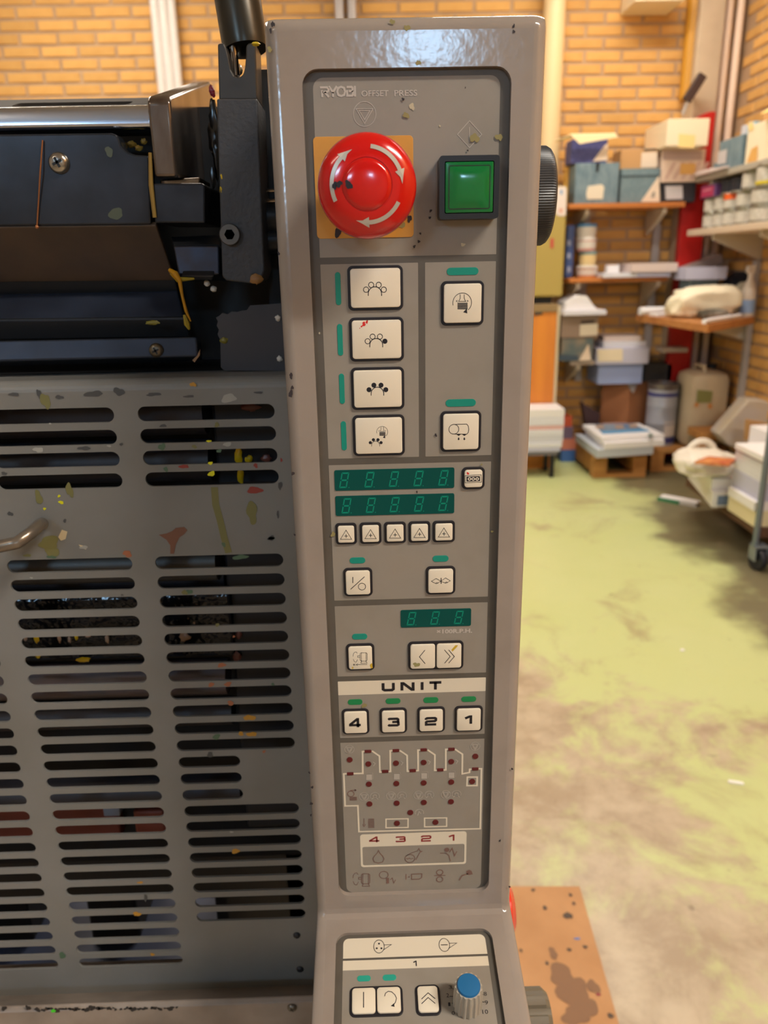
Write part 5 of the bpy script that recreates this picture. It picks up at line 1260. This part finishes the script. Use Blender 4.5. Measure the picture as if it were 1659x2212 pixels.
def cloth(name, label, cat, lst, mat, seed=1, Z=None, group=None):
    mb = MB(); rd = random.Random(seed)
    for (x, y, z, rx, ry, rz) in lst: mb.blob((x, y, z), rx, ry, rz, rd.randint(0, 999), .16, 14, 9)
    return solo(name, label, cat, mb, mat, group, smooth=True, angle=80)
def lump(name, label, cat, px, Y, zb, depth, mat, seed, tilt=0, parts=None):
    # crumpled soft body standing on zb, seen between the given pixel limits
    x0, x1 = span(px[0], px[2], (px[1]+px[3])/2, Y); z1 = zat((px[0]+px[2])/2, px[1], Y)
    cx_, rx = (x0+x1)/2, (x1-x0)/2; h = z1-zb
    bm = bmesh.new(); bmesh.ops.create_icosphere(bm, subdivisions=4, radius=1); rd = random.Random(seed)
    ph = [Vector((rd.uniform(-4, 4), rd.uniform(-4, 4), rd.uniform(-4, 4))) for _ in range(6)]
    mb = MB()
    for v in bm.verts:
        n_ = v.co.copy(); s_ = lambda c: math.copysign(abs(c)**.62, c)
        f = 1+.04*sum(sin(p.dot(n_)*1.6+i) for i, p in enumerate(ph))/2+.16*noise.noise(n_*2.6+ph[0]*3)-.10*abs(noise.noise(n_*5+ph[1]*3))
        q = Vector((s_(n_.x)*rx*f, s_(n_.y)*depth/2*f, max(-.96, s_(n_.z)*f)*h/2+h/2))
        q.z += tilt*q.x; q.z = max(q.z, .001); v.co = Vector((cx_, Y+depth/2, zb))+q
    bm.verts.index_update(); mb.add([v.co.copy() for v in bm.verts], [tuple(v.index for v in f.verts) for f in bm.faces]); bm.free()
    return solo(name, label, cat, mb, mat, smooth=True, angle=80)
bagm = M('bag_white', (236, 224, 196), .5, bump=.004, bscale=22)
tb = lump('plastic_bag', 'crumpled white plastic bag on the plank worktop', 'bag', (1458, 618, 1612, 684), 4.74, ZE+.004, .20, bagm, 4, .10)
lump('plastic_bag', 'small translucent bag end with a green print beside the big bag', 'bag', (1588, 612, 1622, 672), 4.96, ZE+.001, .06, M('bag_greyish', (206, 200, 178), .5, col2=(110, 160, 96), scale=9, amount=.25), 9)
lump('black_cloth', 'heap of black cloth behind the white plastic bag', 'cloth', (1574, 588, 1626, 660), 5.03, ZE+.001, .15, M('cloth_black', (34, 36, 46), .85, bump=.006, bscale=25), 12, .12)
lump('dark_cloth', 'flat dark olive cloth in front of the white plastic bag', 'cloth', (1512, 668, 1578, 696), 4.64, ZE+.001, .07, M('cloth_olive', (84, 78, 64), .85, bump=.005, bscale=30, col2=(176, 168, 156), scale=7, amount=.4), 15)
p0, p1 = PZ(1532, 703, ZE+.014), PZ(1668, 690, ZE+.014)
t = thing('paper_roll', 'long white roll along the front edge of the plank worktop', 'roll', (p0+p1)/2-Vector((0, 0, .013)))
dd = (tp[2]-tp[1]).normalized(); nn_ = Vector((-dd.y, dd.x, 0)); pa = tp[1]+dd*.02+nn_*.03+Vector((0, 0, .014))
mesh_obj('roll', MB().lathe([(.008, 0), (.0135, 0), (.0135, .56), (.008, .56)], pa, dd, 16), paper_w, t, smooth=True)
bp = PZ(1655, 688, ZE); bp = Vector((2.352, 4.862, ZE+.0005))
t = thing('spray_bottle', 'white spray bottle with a blue label on the plank worktop', 'bottle', bp)
bs = PY(1659, 640, bp.y)
mesh_obj('body', MB().lathe([(.04, 0), (.042, .01), (.042, .14), (.03, .19), (.016, .22), (.016, .26)], bp, (0, 0, 1), 24), M('bottle_white', (226, 214, 198), .4), t, smooth=True)
mesh_obj('label', MB().lathe([(.0428, .02), (.0428, .10)], bp, (0, 0, 1), 24), M('label_sky', (150, 180, 222), .5), t, smooth=True)
mesh_obj('trigger_head', MB().box(bp+Vector((-.03, -.014, .255)), bp+Vector((.022, .014, .30)), .006), M('bottle_white', (226, 214, 198), .4), t)
x0, x1 = span(1490, 1550, 612, 5.05)
wslab('storage_box', 'flat teal box under curled papers on the plank worktop', 'box', x0, x1, 5.05, 5.22, ZE+.0005, zat(1520, 604, 5.05), MATS['box_teal_plain'])
zq = zat(1520, 604, 5.05)
x0, x1 = span(1480, 1566, 590, 5.03)
wslab('paper_stack', 'bluish curled papers on the flat teal box', 'papers', x0, x1, 5.0, 5.22, zq+.001, zat(1520, 577, 5.0), M('paper_bluish', (186, 186, 208), .7))
q0 = PY(1452, 598, 5.28); q1_ = PY(1560, 556, 5.28)
mb = MB(); mb.prism([PY(1452, 588, 5.24), PY(1560, 549, 5.24), PY(1562, 570, 5.24), PY(1470, 598, 5.24)], (0, .16, .0)); solo('grey_board', 'grey board leaning across from the shelf to the corner', 'board', mb, M('board_grey', (150, 134, 128), .6))

# ---- lower shelf goods on the left
t, d = box_px('storage_box', 'teal box with a white triangle on the lowest wall shelf', (1213, 730, 1281, 780), 5.20, .30, ZG, M('box_teal_shaded', (96, 110, 112), .6, col2=(150, 136, 118), scale=12, amount=.4))  # teal box standing in shadow, the shade put into its colour
fpatch(t, 'corner_print', MATS['print_warm_white'], 5.199, [(1251, 779), (1271, 742), (1276, 778)]); fpatch(t, 'base_band', M('band_slate', (62, 78, 92), .6), 5.1985, [(1208, 766), (1250, 768), (1248, 779), (1208, 779)])
t, d = box_px('carton', 'grey brown carton with a cream label on the lowest wall shelf', (1213, 680, 1292, 730), 5.19, .32, d[3]+.001, M('carton_taupe', (150, 128, 112), .7))
fpatch(t, 'label_sticker', creamp, 5.189, [(1253, 701), (1291, 699), (1291, 724), (1252, 726)]); fpatch(t, 'hand_slot', M('slot_brown', (70, 60, 54), .7), 5.189, [(1255, 693), (1284, 691), (1284, 697), (1254, 699)])
zz = d[3]+.001; x0, x1 = span(1214, 1306, 675, 5.15)
wslab('paper_stack', 'flat white papers on the grey brown carton', 'papers', x0, x1, 5.12, 5.46, zz, zz+.03, paper, rot=2)
mb = MB(); zf = zz+.031
mb.prism([(x0+.02, 5.16, zf), (x1-.04, 5.16, zf), (x1-.07, 5.16, zf+.025), ((x0+x1)/2+.02, 5.16, zf+.088), ((x0+x1)/2-.03, 5.16, zf+.095), (x0+.03, 5.16, zf+.045)], (0, .26, 0))
solo('folded_paper', 'tented white folded papers on top of the flat papers', 'papers', mb, paper_w)
# olive cabinet on an orange cabinet
x0, x1 = span(1080, 1211, 680, 5.18); zo = zat(1180, 657, 5.18)
t = thing('orange_cabinet', 'orange sided cabinet standing behind the console', 'cabinet', ((x0+x1)/2, 5.35, 0))
mesh_obj('carcass', MB().box((x0, 5.19, 0), (x1-.02, 5.40, zo-.05), .004), M('cabinet_orange', (226, 142, 52), .5, col2=(206, 122, 50), scale=4, stretch=(5, 5, .3)), t)
mesh_obj('top_board', MB().box((x0, 5.18, zo-.05), (x1-.02, 5.405, zo), .004), M('cabinet_top', (150, 124, 84), .5), t)
mesh_obj('edge_strip', MB().box((x1-.02, 5.185, 0), (x1, 5.405, zo-.01), .003), M('edge_white', (206, 190, 158), .5), t)
fpatch(t, 'grip', M('grip_dark', (72, 66, 56), .6), 5.187, [(1154, 674), (1172, 671), (1172, 679), (1154, 682)])
xo0, xo1 = span(1090, 1221, 520, 5.2); z0, z1 = zat(1190, 641, 5.2), zat(1190, 402, 5.2)
t = thing('olive_cabinet', 'olive green metal box with a white sticker behind the console', 'cabinet', ((xo0+xo1)/2, 5.35, zo))
olv = M('cabinet_olive', (178, 156, 82), .5)
mesh_obj('body', MB().box((xo0, 5.2, z0), (xo1, 5.405, z1), .012), olv, t); mesh_obj('neck', MB().box((xo0+.03, 5.24, zo+.0005), (xo1-.06, 5.39, z0+.001)), blackm, t)
fpatch(t, 'sticker', M('sticker_white', (228, 214, 204), .5), 5.199, [(1202, 408), (1206, 403), (1220, 403), (1224, 408), (1222, 464), (1218, 467), (1204, 466), (1200, 460)])
fpatch(t, 'sticker_mark', M('mark_blue', (120, 160, 200), .5), 5.1985, [(1210, 410), (1215, 410), (1215, 420), (1210, 420)]); fpatch(t, 'sticker_mark', M('mark_salmon', (220, 170, 150), .5), 5.1985, [(1207, 450), (1216, 450), (1215, 460), (1207, 460)])
fpatch(t, 'red_tag', M('tag_red', (196, 76, 66), .5), 5.199, [(1189, 515), (1196, 515), (1195, 536), (1189, 536)])
# paper stack on dark legs before it
x0, x1 = span(1090, 1214, 968, 4.95); zt = zat(1180, 975, 4.95)
t = thing('low_stand', 'low dark stand under the paper stack behind the console', 'stand', ((x0+x1)/2, 5.05, 0))
mesh_obj('deck', MB().box((x0, 4.94, zt-.025), (x1-.03, 5.16, zt)), M('deck_grey', (110, 106, 112), .5), t)
for x, y in ((x0+.03, 4.96), (x1-.06, 4.96), (x0+.03, 5.14), (x1-.06, 5.14)): mesh_obj('leg', MB().box((x-.014, y-.014, 0), (x+.014, y+.014, zt-.025)), blackm, t)
z = zt+.0006; zt_ = zat(1190, 884, 4.95); lay_m = [M('ream_lilac', (190, 190, 214), .7), paper, M('ream_grey', (206, 206, 216), .7), paper, M('ream_pink', (220, 176, 172), .7), paper, paper_w]
hs = [.10, .12, .16, .14, .10, .20, .18]
nmz = ['lilac ream at the bottom of the tall paper stack', 'white ream on the lilac ream', 'grey white ream in the lower middle of the tall stack', 'white ream under the pink one', 'pink ream in the middle of the tall paper stack', 'white ream on the pink one', 'topmost white ream of the tall paper stack by the console']
for k in range(7):
    h = (zt_-zt)*hs[k]; o_ = random.uniform(-.008, .008)
    wslab('paper_ream', nmz[k], 'papers', x0+o_, x1+o_-.01*(k == 0), 4.94+o_, 5.17+o_, z, z+h-.0008, lay_m[k], group='reams behind the console'); z += h
# coloured packets on the floor
for k, (a, b, c, d_, col, lb) in enumerate(((1212, 972, 1243, 996, (70, 110, 180), 'blue packet on the floor beside the pallet'), (1214, 948, 1246, 972, (214, 130, 110), 'salmon packet on the blue packet'),
                                         (1212, 922, 1238, 948, (120, 104, 136), 'mauve packet above the salmon packet'), (1212, 900, 1236, 922, (214, 92, 60), 'red packet on top of the packet pile'))):
    xa, xb = span(a, b, (b+d_)/2 if False else (c if False else 950), 5.36)
    za, zb = max(0, zat(1228, d_, 5.36)), zat(1228, b, 5.36)
    xa, xb = span(a, c, (b+d_)/2, 5.36)
    if k == 0: za = 0
    else: za = zprev+.0008
    wslab('packet', lb, 'packet', xa, xb, 5.36, 5.50, za, zb, M('packet_%d' % k, col, .5), group='coloured packets on the floor'); zprev = zb

# ---- pallets, drum, canister, cartons in the corner
def pallet(label, x0, x1, y0, y1, h, blocks=3):
    t = thing('wooden_pallet', label, 'pallet', ((x0+x1)/2, (y0+y1)/2, 0)); th = h*.16
    n_ = 5
    for k in range(n_):
        ya = y0+(y1-y0)*k/n_; mesh_obj('board', MB().box((x0, ya+.004, h-th), (x1, ya+(y1-y0)/n_-.008, h), .003), wood_p, t)
    for k in range(blocks):
        xa = x0+(x1-x0-.09)*k/(blocks-1); mesh_obj('beam', MB().box((xa, y0+.004, th), (xa+.09, y1-.004, h-th), .003), wood_p, t)
    for ya in (y0+.002, y1-.10): mesh_obj('base_board', MB().box((x0, ya, 0), (x1, ya+.098, th), .003), wood_p, t)
    return t
h1 = .166
pallet('wooden pallet under the poster stack', PY(1283, 1005, 4.9).x, PY(1397, 1005, 4.9).x, 4.9, 5.585, h1, 2)
h2 = .150
pallet('wooden pallet under the drum and the white canister', PY(1398, 1000, 5.03).x+.025, 2.42, 5.03, 5.46, h2, 2)
# drum
dx_, dr, dy_ = 2.022, .100, 5.235; dzt = zat(1440, 828, 5.2)
t = thing('steel_drum', 'grey white steel drum with blue rings on the pallet', 'drum', (dx_, dy_, h2))
H_ = dzt-h2
mesh_obj('shell', MB().lathe([(dr, .001), (dr, H_*.34), (dr*1.03, H_*.36), (dr, H_*.38), (dr, H_*.62), (dr*1.03, H_*.64), (dr, H_*.66), (dr, H_-.03)], (dx_, dy_, h2), (0, 0, 1), 36), M('drum_grey', (170, 172, 182), .35, .3), t, smooth=True)
mesh_obj('rim', MB().lathe([(dr, H_-.04), (dr*1.04, H_-.03), (dr*1.04, H_), (dr*.96, H_), (dr*.94, H_-.02), (0, H_-.02)], (dx_, dy_, h2), (0, 0, 1), 36), M('drum_rim', (120, 112, 110), .3, .6), t, smooth=True)
for za, zb in ((.02, .06), (H_-.085, H_-.06)): mesh_obj('blue_ring', MB().lathe([(dr*1.005, za), (dr*1.005, zb)], (dx_, dy_, h2), (0, 0, 1), 36), M('ring_blue', (60, 62, 120), .4), t, smooth=True)
mb = MB()
for k in range(8):
    a0, a1 = rad(-95+k*7), rad(-95+(k+1)*7)
    mb.add([(dx_+dr*1.008*cos(a), dy_+dr*1.008*sin(a), h2+z_) for a, z_ in ((a0, H_*.16), (a1, H_*.16), (a1, H_*.40), (a0, H_*.40))], [(0, 1, 2, 3)])
mesh_obj('label_sticker', mb, M('drum_label', (206, 194, 186), .5), t)
# jerrycan
jx0, jx1 = PY(1488, 880, 5.04).x, PY(1562, 880, 5.04).x; jz = zat(1530, 806, 5.04)
t = thing('plastic_canister', 'tall cream plastic canister with a green label on the pallet', 'canister', ((jx0+jx1)/2, 5.2, h2))
mesh_obj('body', MB().box((jx0, 5.04, h2+.001), (2.405, 5.34, jz), .06), M('canister_cream', (206, 188, 158), .45, col2=(192, 172, 140), scale=5), t, smooth=True)
mesh_obj('handle', MB().tube([(jx0+.12, 5.12, jz-.012), (jx0+.12, 5.14, jz+.03), (jx0+.12, 5.28, jz+.03), (jx0+.12, 5.30, jz-.012)], .014, 10), M('canister_cream', (206, 188, 158), .45), t, smooth=True)
mesh_obj('screw_cap', MB().lathe([(.035, 0), (.035, .03), (0, .03)], (jx0+.24, 5.3, jz-.004), (0, 0, 1), 18), blackm, t, smooth=True)
fpatch(t, 'label_sticker', M('label_green', (142, 142, 84), .5), 5.039, [(1506, 842), (1540, 845), (1536, 870), (1504, 870)]); fpatch(t, 'hazard_mark', M('hazard_orange', (220, 146, 76), .5), 5.0385, [(1500, 872), (1508, 868), (1508, 878), (1501, 880)]); fpatch(t, 'hazard_mark', MATS['hazard_orange'], 5.0385, [(1530, 872), (1538, 872), (1537, 883), (1529, 882)])
# cartons
cx_, cy_ = PY(1345, 870, 5.2).x, 5.30
zc1 = zat(1350, 828, 5.32)
t = thing('carton', 'large brown cardboard carton behind the poster stack', 'box', (cx_, cy_, h1))
x0, x1, x2 = PY(1298, 860, 5.44).x, PY(1358, 860, 5.32).x, 1.985
mb = MB(); mb.prism([(x0, 5.43, h1+.001), (x1, 5.32, h1+.001), (x2, 5.40, h1+.001), (x2-.07, 5.58, h1+.001), (x0+.05, 5.58, h1+.001)], (0, 0, zc1-h1)); mesh_obj('carton', mb, card, t, bev=.004)
mb = MB(); mb.prism([(x1-.02, 5.316, zc1), (x1+.05, 5.316, zc1), (x1+.02, 5.306, zc1-.07)], (.004, -.004, .003)); mesh_obj('flap', mb, M('flap_grey', (150, 140, 136), .7), t)
x0b, x1b = span(1256, 1296, 890, 5.34)
mb = MB(); mb.prism([(x0b, 5.34, zat(1256, 870, 5.34)), (x0b+.06, 5.34, h1+.001), (x1b, 5.34, h1+.001), (x1b, 5.34, zat(1298, 893, 5.34))], (0, .07, 0)); solo('dark_folder', 'dark maroon folder leaning beside the brown carton', 'folder', mb, M('folder_maroon', (64, 40, 44), .6))
# paper pile on the carton
zq = zc1+.002; xa, xb = span(1292, 1388, 805, 5.28)
wslab('paper_pile', 'bluish ream at the bottom of the pile on the brown carton', 'papers', xa, xb, 5.28, 5.55, zq, zat(1330, 786, 5.28), M('ream_blue', (150, 164, 204), .7), group='paper pile on the brown carton'); z1_ = zat(1330, 786, 5.28)+.001
t, d = box_px('carton', 'flat cream and white box in the pile on the brown carton', (1288, 752, 1402, 786), 5.25, .28, z1_, M('box_pale_lilac', (196, 194, 212), .6))
fpatch(t, 'cream_front', boxwhite, 5.249, [(1290, 755), (1345, 753), (1345, 780), (1292, 781)])
z1_ = d[3]+.001; xa, xb = span(1300, 1394, 745, 5.3)
wslab('paper_pile', 'white ream on the flat cream and white box', 'papers', xa, xb, 5.28, 5.50, z1_, z1_+.04, paper, rot=2, group='paper pile on the brown carton')
wslab('paper_pile', 'topmost pinkish ream of the pile on the brown carton', 'papers', xa+.02, xb-.03, 5.29, 5.51, z1_+.041, z1_+.075, paper_p, rot=-5, group='paper pile on the brown carton')
t, d = box_px('carton', 'black carton right of the paper pile above the drum', (1392, 786, 1452, 824), 5.36, .16, zc1+.002, M('carton_charcoal', (52, 54, 58), .6))
# poster stack
def poly_stack(name, label, pts, z0, z1, mat, cat='papers', group=None, bev=.001):
    mb = MB(); mb.prism([(x, y, z0) for x, y in pts], (0, 0, z1-z0)); return solo(name, label, cat, mb, mat, group, bev=bev)
P_ = lambda x, y, z: PZ(x, y, z)[:2]
zs0, zs1, zs2 = h1+.001, h1+.055, h1+.125
poly_stack('poster_stack', 'grey bottom layer of the poster stack on the pallet', [P_(1290, 972, zs1), (1.845, 4.85), (1.845, 5.28), (PZ(1234, 930, zs1).x, 5.28)], zs0, zs1, M('ream_silver', (190, 196, 206), .7), group='poster stack on the pallet')
poly_stack('poster_stack', 'white middle layer of the poster stack on the pallet', [P_(1306, 958, zs2-.03), P_(1436, 950, zs2-.03), (1.90, 5.10), (1.90, 5.28), (PZ(1250, 914, zs2-.03).x, 5.28)], zs1+.001, zs2-.03, paper_w, group='poster stack on the pallet')
top = [P_(1300, 946, zs2), P_(1436, 938, zs2), (1.905, 5.10), (1.88, 5.26), (PZ(1246, 908, zs2).x, 5.26)]
t = thing('poster_stack', 'topmost white posters printed with a blue picture', 'papers', (*top[0], zs2-.029), 'poster stack on the pallet')
mb = MB(); mb.prism([(x, y, zs2-.029) for x, y in top], (0, 0, .029)); mesh_obj('sheets', mb, paper_w, t, bev=.001)
def tpatch(parent, name, mat, px, z, h=.001):
    mb = MB(); mb.face([PZ(x, y, z)+Vector((0, 0, h)) for x, y in px]); return mesh_obj(name, mb, mat, parent)
tpatch(t, 'blue_picture', M('poster_blue', (88, 122, 160), .5, col2=(150, 160, 170), scale=9), [(1284, 917), (1368, 915), (1400, 931), (1300, 936)], zs2)
tpatch(t, 'blue_band', M('poster_sky', (96, 160, 204), .5), [(1298, 932), (1396, 927), (1404, 932), (1302, 938)], zs2, .0014)
for a in ((1294, 922), (1336, 922), (1366, 920)): tpatch(t, 'figures', M('poster_tan', (176, 150, 130), .5), [(a[0]-9, a[1]-3), (a[0]+9, a[1]-4), (a[0]+13, a[1]+4), (a[0]-5, a[1]+5)], zs2, .0018)
tpatch(t, 'brown_border', M('poster_rose', (176, 140, 130), .5), [(1300, 914), (1352, 913), (1358, 915), (1304, 916)], zs2, .0014)
tpatch(t, 'green_mark', M('poster_green', (52, 84, 66), .5), [(1402, 936), (1412, 940), (1408, 944), (1400, 942)], zs2, .0018)
# right: board frame, sacks, cut card
xa, xb = PY(1511, 950, 4.80).x, 2.44
t = thing('wooden_crate', 'low wooden crate frame below the white sacks', 'crate', ((xa+xb)/2, 4.8, 0))
zt3 = zat(1512, 934, 4.8)
mesh_obj('board', MB().box((xa, 4.78, zt3-.05), (xb, 5.0, zt3), .004), wood_p, t); mesh_obj('leg', MB().box((xa, 4.79, 0), (xa+.045, 4.85, zt3-.05), .003), wood_p, t); mesh_obj('leg', MB().box((xb-.05, 4.79, 0), (xb, 4.85, zt3-.05), .003), wood_p, t)
mesh_obj('board', MB().box((xa, 4.77, .06), (xb, 4.79, .12), .003), wood_p, t)
mb = MB(); mb.prism([PY(1551, 938, 4.62), PY(1572, 962, 4.62), PY(1606, 975, 4.62), PY(1664, 950, 4.62), PY(1690, 880, 4.62), PY(1650, 864, 4.62), PY(1618, 862, 4.62)], (0, .13, .0))
solo('paper_sack', 'tilted pale grey sack leaning over the wooden frame', 'sack', mb, M('sack_grey', (196, 186, 178), .6, bump=.004, bscale=18, col2=(206, 186, 150), scale=6), bev=.012, seg=3, smooth=True)
mb = MB(); mb.prism([PY(1615, 952, 4.40), PY(1654, 950, 4.40), PY(1655, 914, 4.40), PY(1618, 908, 4.40)], (0, .05, 0)); solo('cut_cardboard', 'small tan cardboard piece in front of the grey sack', 'cardboard', mb, card_l)
# ---- trolley with paper at the right edge
ZT_ = .195
t = thing('paper_trolley', 'trolley with a grey steel post carrying magazines and paper', 'trolley', (2.1, 3.7, 0))
d0, d1, d2_, d3_ = P_(1496, 1060, ZT_), P_(1640, 1168, ZT_), (2.42, 3.2), (2.42, 4.3)
mb = MB(); mb.prism([(x, y, ZT_-.05) for x, y in ((1.79, 4.18), (1.775, 3.29), (2.40, 3.29), (2.40, 4.18))], (0, 0, .05)); mesh_obj('deck', mb, M('deck_brown', (96, 66, 46), .7), t, bev=.004)
pz = PZ(1640, 1226, 0)
pst = Vector((1.752, 3.268, 0))
mesh_obj('post', MB().tube([pst+Vector((0, 0, .115)), pst+Vector((0, 0, 1.05))], .0145, 14), M('post_steel', (120, 130, 140), .35, .5), t, smooth=True)
for q in (pst, Vector((2.05, 4.02, 0)), Vector((2.36, 3.34, 0)), Vector((2.36, 4.06, 0))):
    w_ = mesh_obj('caster', MB().lathe([(.015, -.016), (.05, -.016), (.055, -.010), (.055, .010), (.05, .016), (.015, .016)], q+Vector((.02, 0, .055)), (1, .2, 0), 24), M('tyre_black', (34, 36, 44), .5), t, smooth=True)
    mb = MB(); mb.box(q+Vector((-.012, -.03, .05)), q+Vector((-.004, .03, .12)), .002); mb.box(q+Vector((.044, -.03, .05)), q+Vector((.052, .03, .12)), .002); mb.box(q+Vector((-.012, -.03, .112)), q+Vector((.052, .03, .122)), .002); mesh_obj('fork', mb, M('caster_zinc', (160, 172, 184), .3, .7), w_)
# magazines in a bag
zm = ZT_+.001
poly_stack('magazine_stack', 'white magazines with a blue edge at the bottom of the trolley heap', [(1.69, 3.61), (2.0, 3.61), (2.0, 4.10), (1.79, 4.15)], zm, zm+.075, paper_w, group='heap on the trolley')
mg_ = bpy.data.objects['magazine_stack']; mb = MB(); mb.box((1.715, 3.606, zm+.012), (1.99, 3.609, zm+.06)); mesh_obj('blue_edge', mb, M('magazine_blue', (120, 140, 178), .5, col2=(70, 90, 96), scale=14), mg_)
poly_stack('magazine_stack', 'white magazines in the middle of the trolley heap', [(1.70, 3.66), (2.02, 3.61), (1.98, 4.12), (1.73, 4.16)], zm+.076, zm+.135, paper_w, group='heap on the trolley')
pm = PZ(1538, 1012, zm+.17)
mbag = lump('plastic_bag', 'white plastic bag of magazines with an orange cover on the trolley', 'bag', (1484, 985, 1602, 1050), pm.y-.1, zm+.136, .26, M('bag_clear_white', (228, 220, 206), .4, bump=.005, bscale=25), 21)
mb = MB(); ring = []
for k in range(17):
    a = pi*k/16; ring.append(pm+Vector((-.02-.075*cos(a), .10, .035+.085*sin(a))))
mesh_obj('handle', MB().tube(ring, .016, 8), MATS['bag_clear_white'], mbag, smooth=True)
mb = MB(); zc_ = zm+.136+.105
mb.prism([P_(1500, 1002, zc_)+(zc_,), P_(1575, 1008, zc_)+(zc_,), P_(1590, 996, zc_)+(zc_,), P_(1530, 990, zc_)+(zc_,)], (0, 0, .012)); solo('magazine', 'orange magazine cover on top of the magazine bag', 'magazine', mb, M('cover_orange', (222, 150, 90), .4, col2=(176, 60, 50), scale=14))
# reams
xs0 = 1.80; zr = ZT_+.001; seq = [(.075, 0, M('ream_cream', (226, 214, 176), .7), 'cream ream at the bottom of the trolley paper stack'), (.045, -.03, paper_w, 'white ream second from the bottom of the trolley stack'),
      (.085, .03, M('ream_lilac', (190, 190, 214), .7), 'lilac white ream in the middle of the trolley stack'), (.085, .035, paper, 'white ream above the lilac one on the trolley'), (.012, .05, M('sheet_rust', (150, 104, 84), .7), 'thin rust coloured sheets near the top of the trolley stack'), (.028, -.0, paper_w, 'white sheets on the rust coloured sheets')]
for h, o_, mt, lb in seq:
    wslab('paper_ream', lb, 'papers', 1.752+o_*.35, 2.25+o_*.5, 3.30, 3.575+o_*.3, zr, zr+h, mt, group='reams on the trolley'); zr += h+.0008
wslab('paper_ream', 'topmost large white ream on the trolley beside the post', 'papers', 2.03, 2.35, 3.64, 4.0, ZT_+.001, ZT_+.33, paper_w, group='reams on the trolley')
# objects at the right picture edge
q = PZ(1662, 1170, .0)
t = solo('blue_crate', 'blue plastic crate behind the trolley post', 'crate', MB().box((1.90, 3.30, .001+.0), (2.3, 3.32, .001)).box((1.87, 3.16, .0), (2.2, 3.262, .20), .008), M('crate_blue', (60, 84, 140), .5))
mb = MB(); mb.prism([(1.80, 3.08, .10), (2.0, 3.08, .13), (2.0, 3.08, .03), (1.83, 3.08, .0)], (0, .04, 0)); solo('folded_paper', 'folded white paper on the floor by the trolley caster', 'papers', mb, paper_w)
# bits on the floor
a, b = PZ(1428, 1079, 0), PZ(1508, 1094, 0)
t = thing('plastic_strip', 'white plastic strip with a green side on the floor', 'strip', (a+b)/2)
dv = (b-a).normalized(); nv = Vector((-dv.y, dv.x, 0)); 
mb = MB(); mb.prism([a+nv*.03, b+nv*.03, b-nv*.03, a-nv*.03], (0, 0, .028)); mesh_obj('bar', mb, paper_w, t, bev=.003)
mb = MB(); mb.prism([a-nv*.031-dv*.01, b-nv*.031-dv*.1, b-nv*.034-dv*.1, a-nv*.034-dv*.01], (0, 0, .02)); mesh_obj('green_side', mb, M('strip_green', (60, 140, 96), .5), t)
a = PZ(1590, 1693, 0); mb = MB(); mb.prism([a+Vector((-.02, .004, .0)), a+Vector((.018, -.008, 0)), a+Vector((.02, .002, 0)), a+Vector((-.016, .014, 0))], (0, 0, .004)); solo('paper_scrap', 'small bright paper scrap on the worn floor', 'scrap', mb, M('scrap_white', (246, 244, 240), .5))
a = PZ(1474, 1405, 0); solo('paper_scrap', 'tiny round pale scrap on the green floor', 'scrap', MB().lathe([(.008, 0), (.008, .003), (0, .003)], a, (0, 0, 1), 10), paper_w)
# cardboard on the floor beside the press
ca = [PZ(1020, 1915, .004), PZ(1252, 1915, .004), PZ(1276, 2000, .004), PZ(1342, 2230, .004), PZ(1380, 2500, .004), PZ(1020, 2500, .004)]
t = thing('floor_cardboard', 'stained brown cardboard sheet lying on the floor beside the console', 'cardboard', (.3, 1.1, 0))
mb = MB(); mb.prism([(p.x, p.y, .0005) for p in ca], (0, 0, .004)); mesh_obj('sheet', mb, M('floor_card', (200, 152, 106), .8, col2=(180, 132, 88), scale=7, amount=.6), t)
def cblob(name, mat, lst, hh=0):
    mb = MB()
    for i, (x, y, r, ax) in enumerate(lst):
        c = PZ(x, y, .005); f = Frame(c, (1, 0, 0), (0, 1, 0)); flat(mb, f, splat(f, (0, 0), r*.00085, int(x*5+y), ax=ax, rough=.3), .0004+i*2e-5+hh)
    return mesh_obj(name, mb, mat, t, kind='stuff')
cblob('dark_stain', M('stain_dark', (92, 78, 68), .8), hh=.0004, lst=[(1228, 1978, 11, 1), (1232, 1933, 5, 1), (1240, 1952, 5, 1), (1152, 1923, 5, 1), (1230, 2052, 5, 1), (1264, 2046, 5, 1), (1182, 2081, 4.5, 1), (1318, 2194, 7, .8), (1177, 1962, 6, 1), (1125, 2053, 4, 1)])
cblob('brown_stain', M('stain_brown', (140, 106, 80), .8), [(1215, 2110, 30, 1.0), (1240, 2140, 34, 1.2), (1262, 2170, 30, 1.0), (1196, 2060, 10, 1.6), (1240, 2195, 30, .8), (1280, 2130, 16, 1)])
cblob('blue_mark', M('mark_cobalt', (84, 130, 200), .6), [(1246, 2028, 7, .45)]); cblob('red_mark', M('mark_wine', (150, 60, 64), .6), [(1293, 2148, 5, 1)])
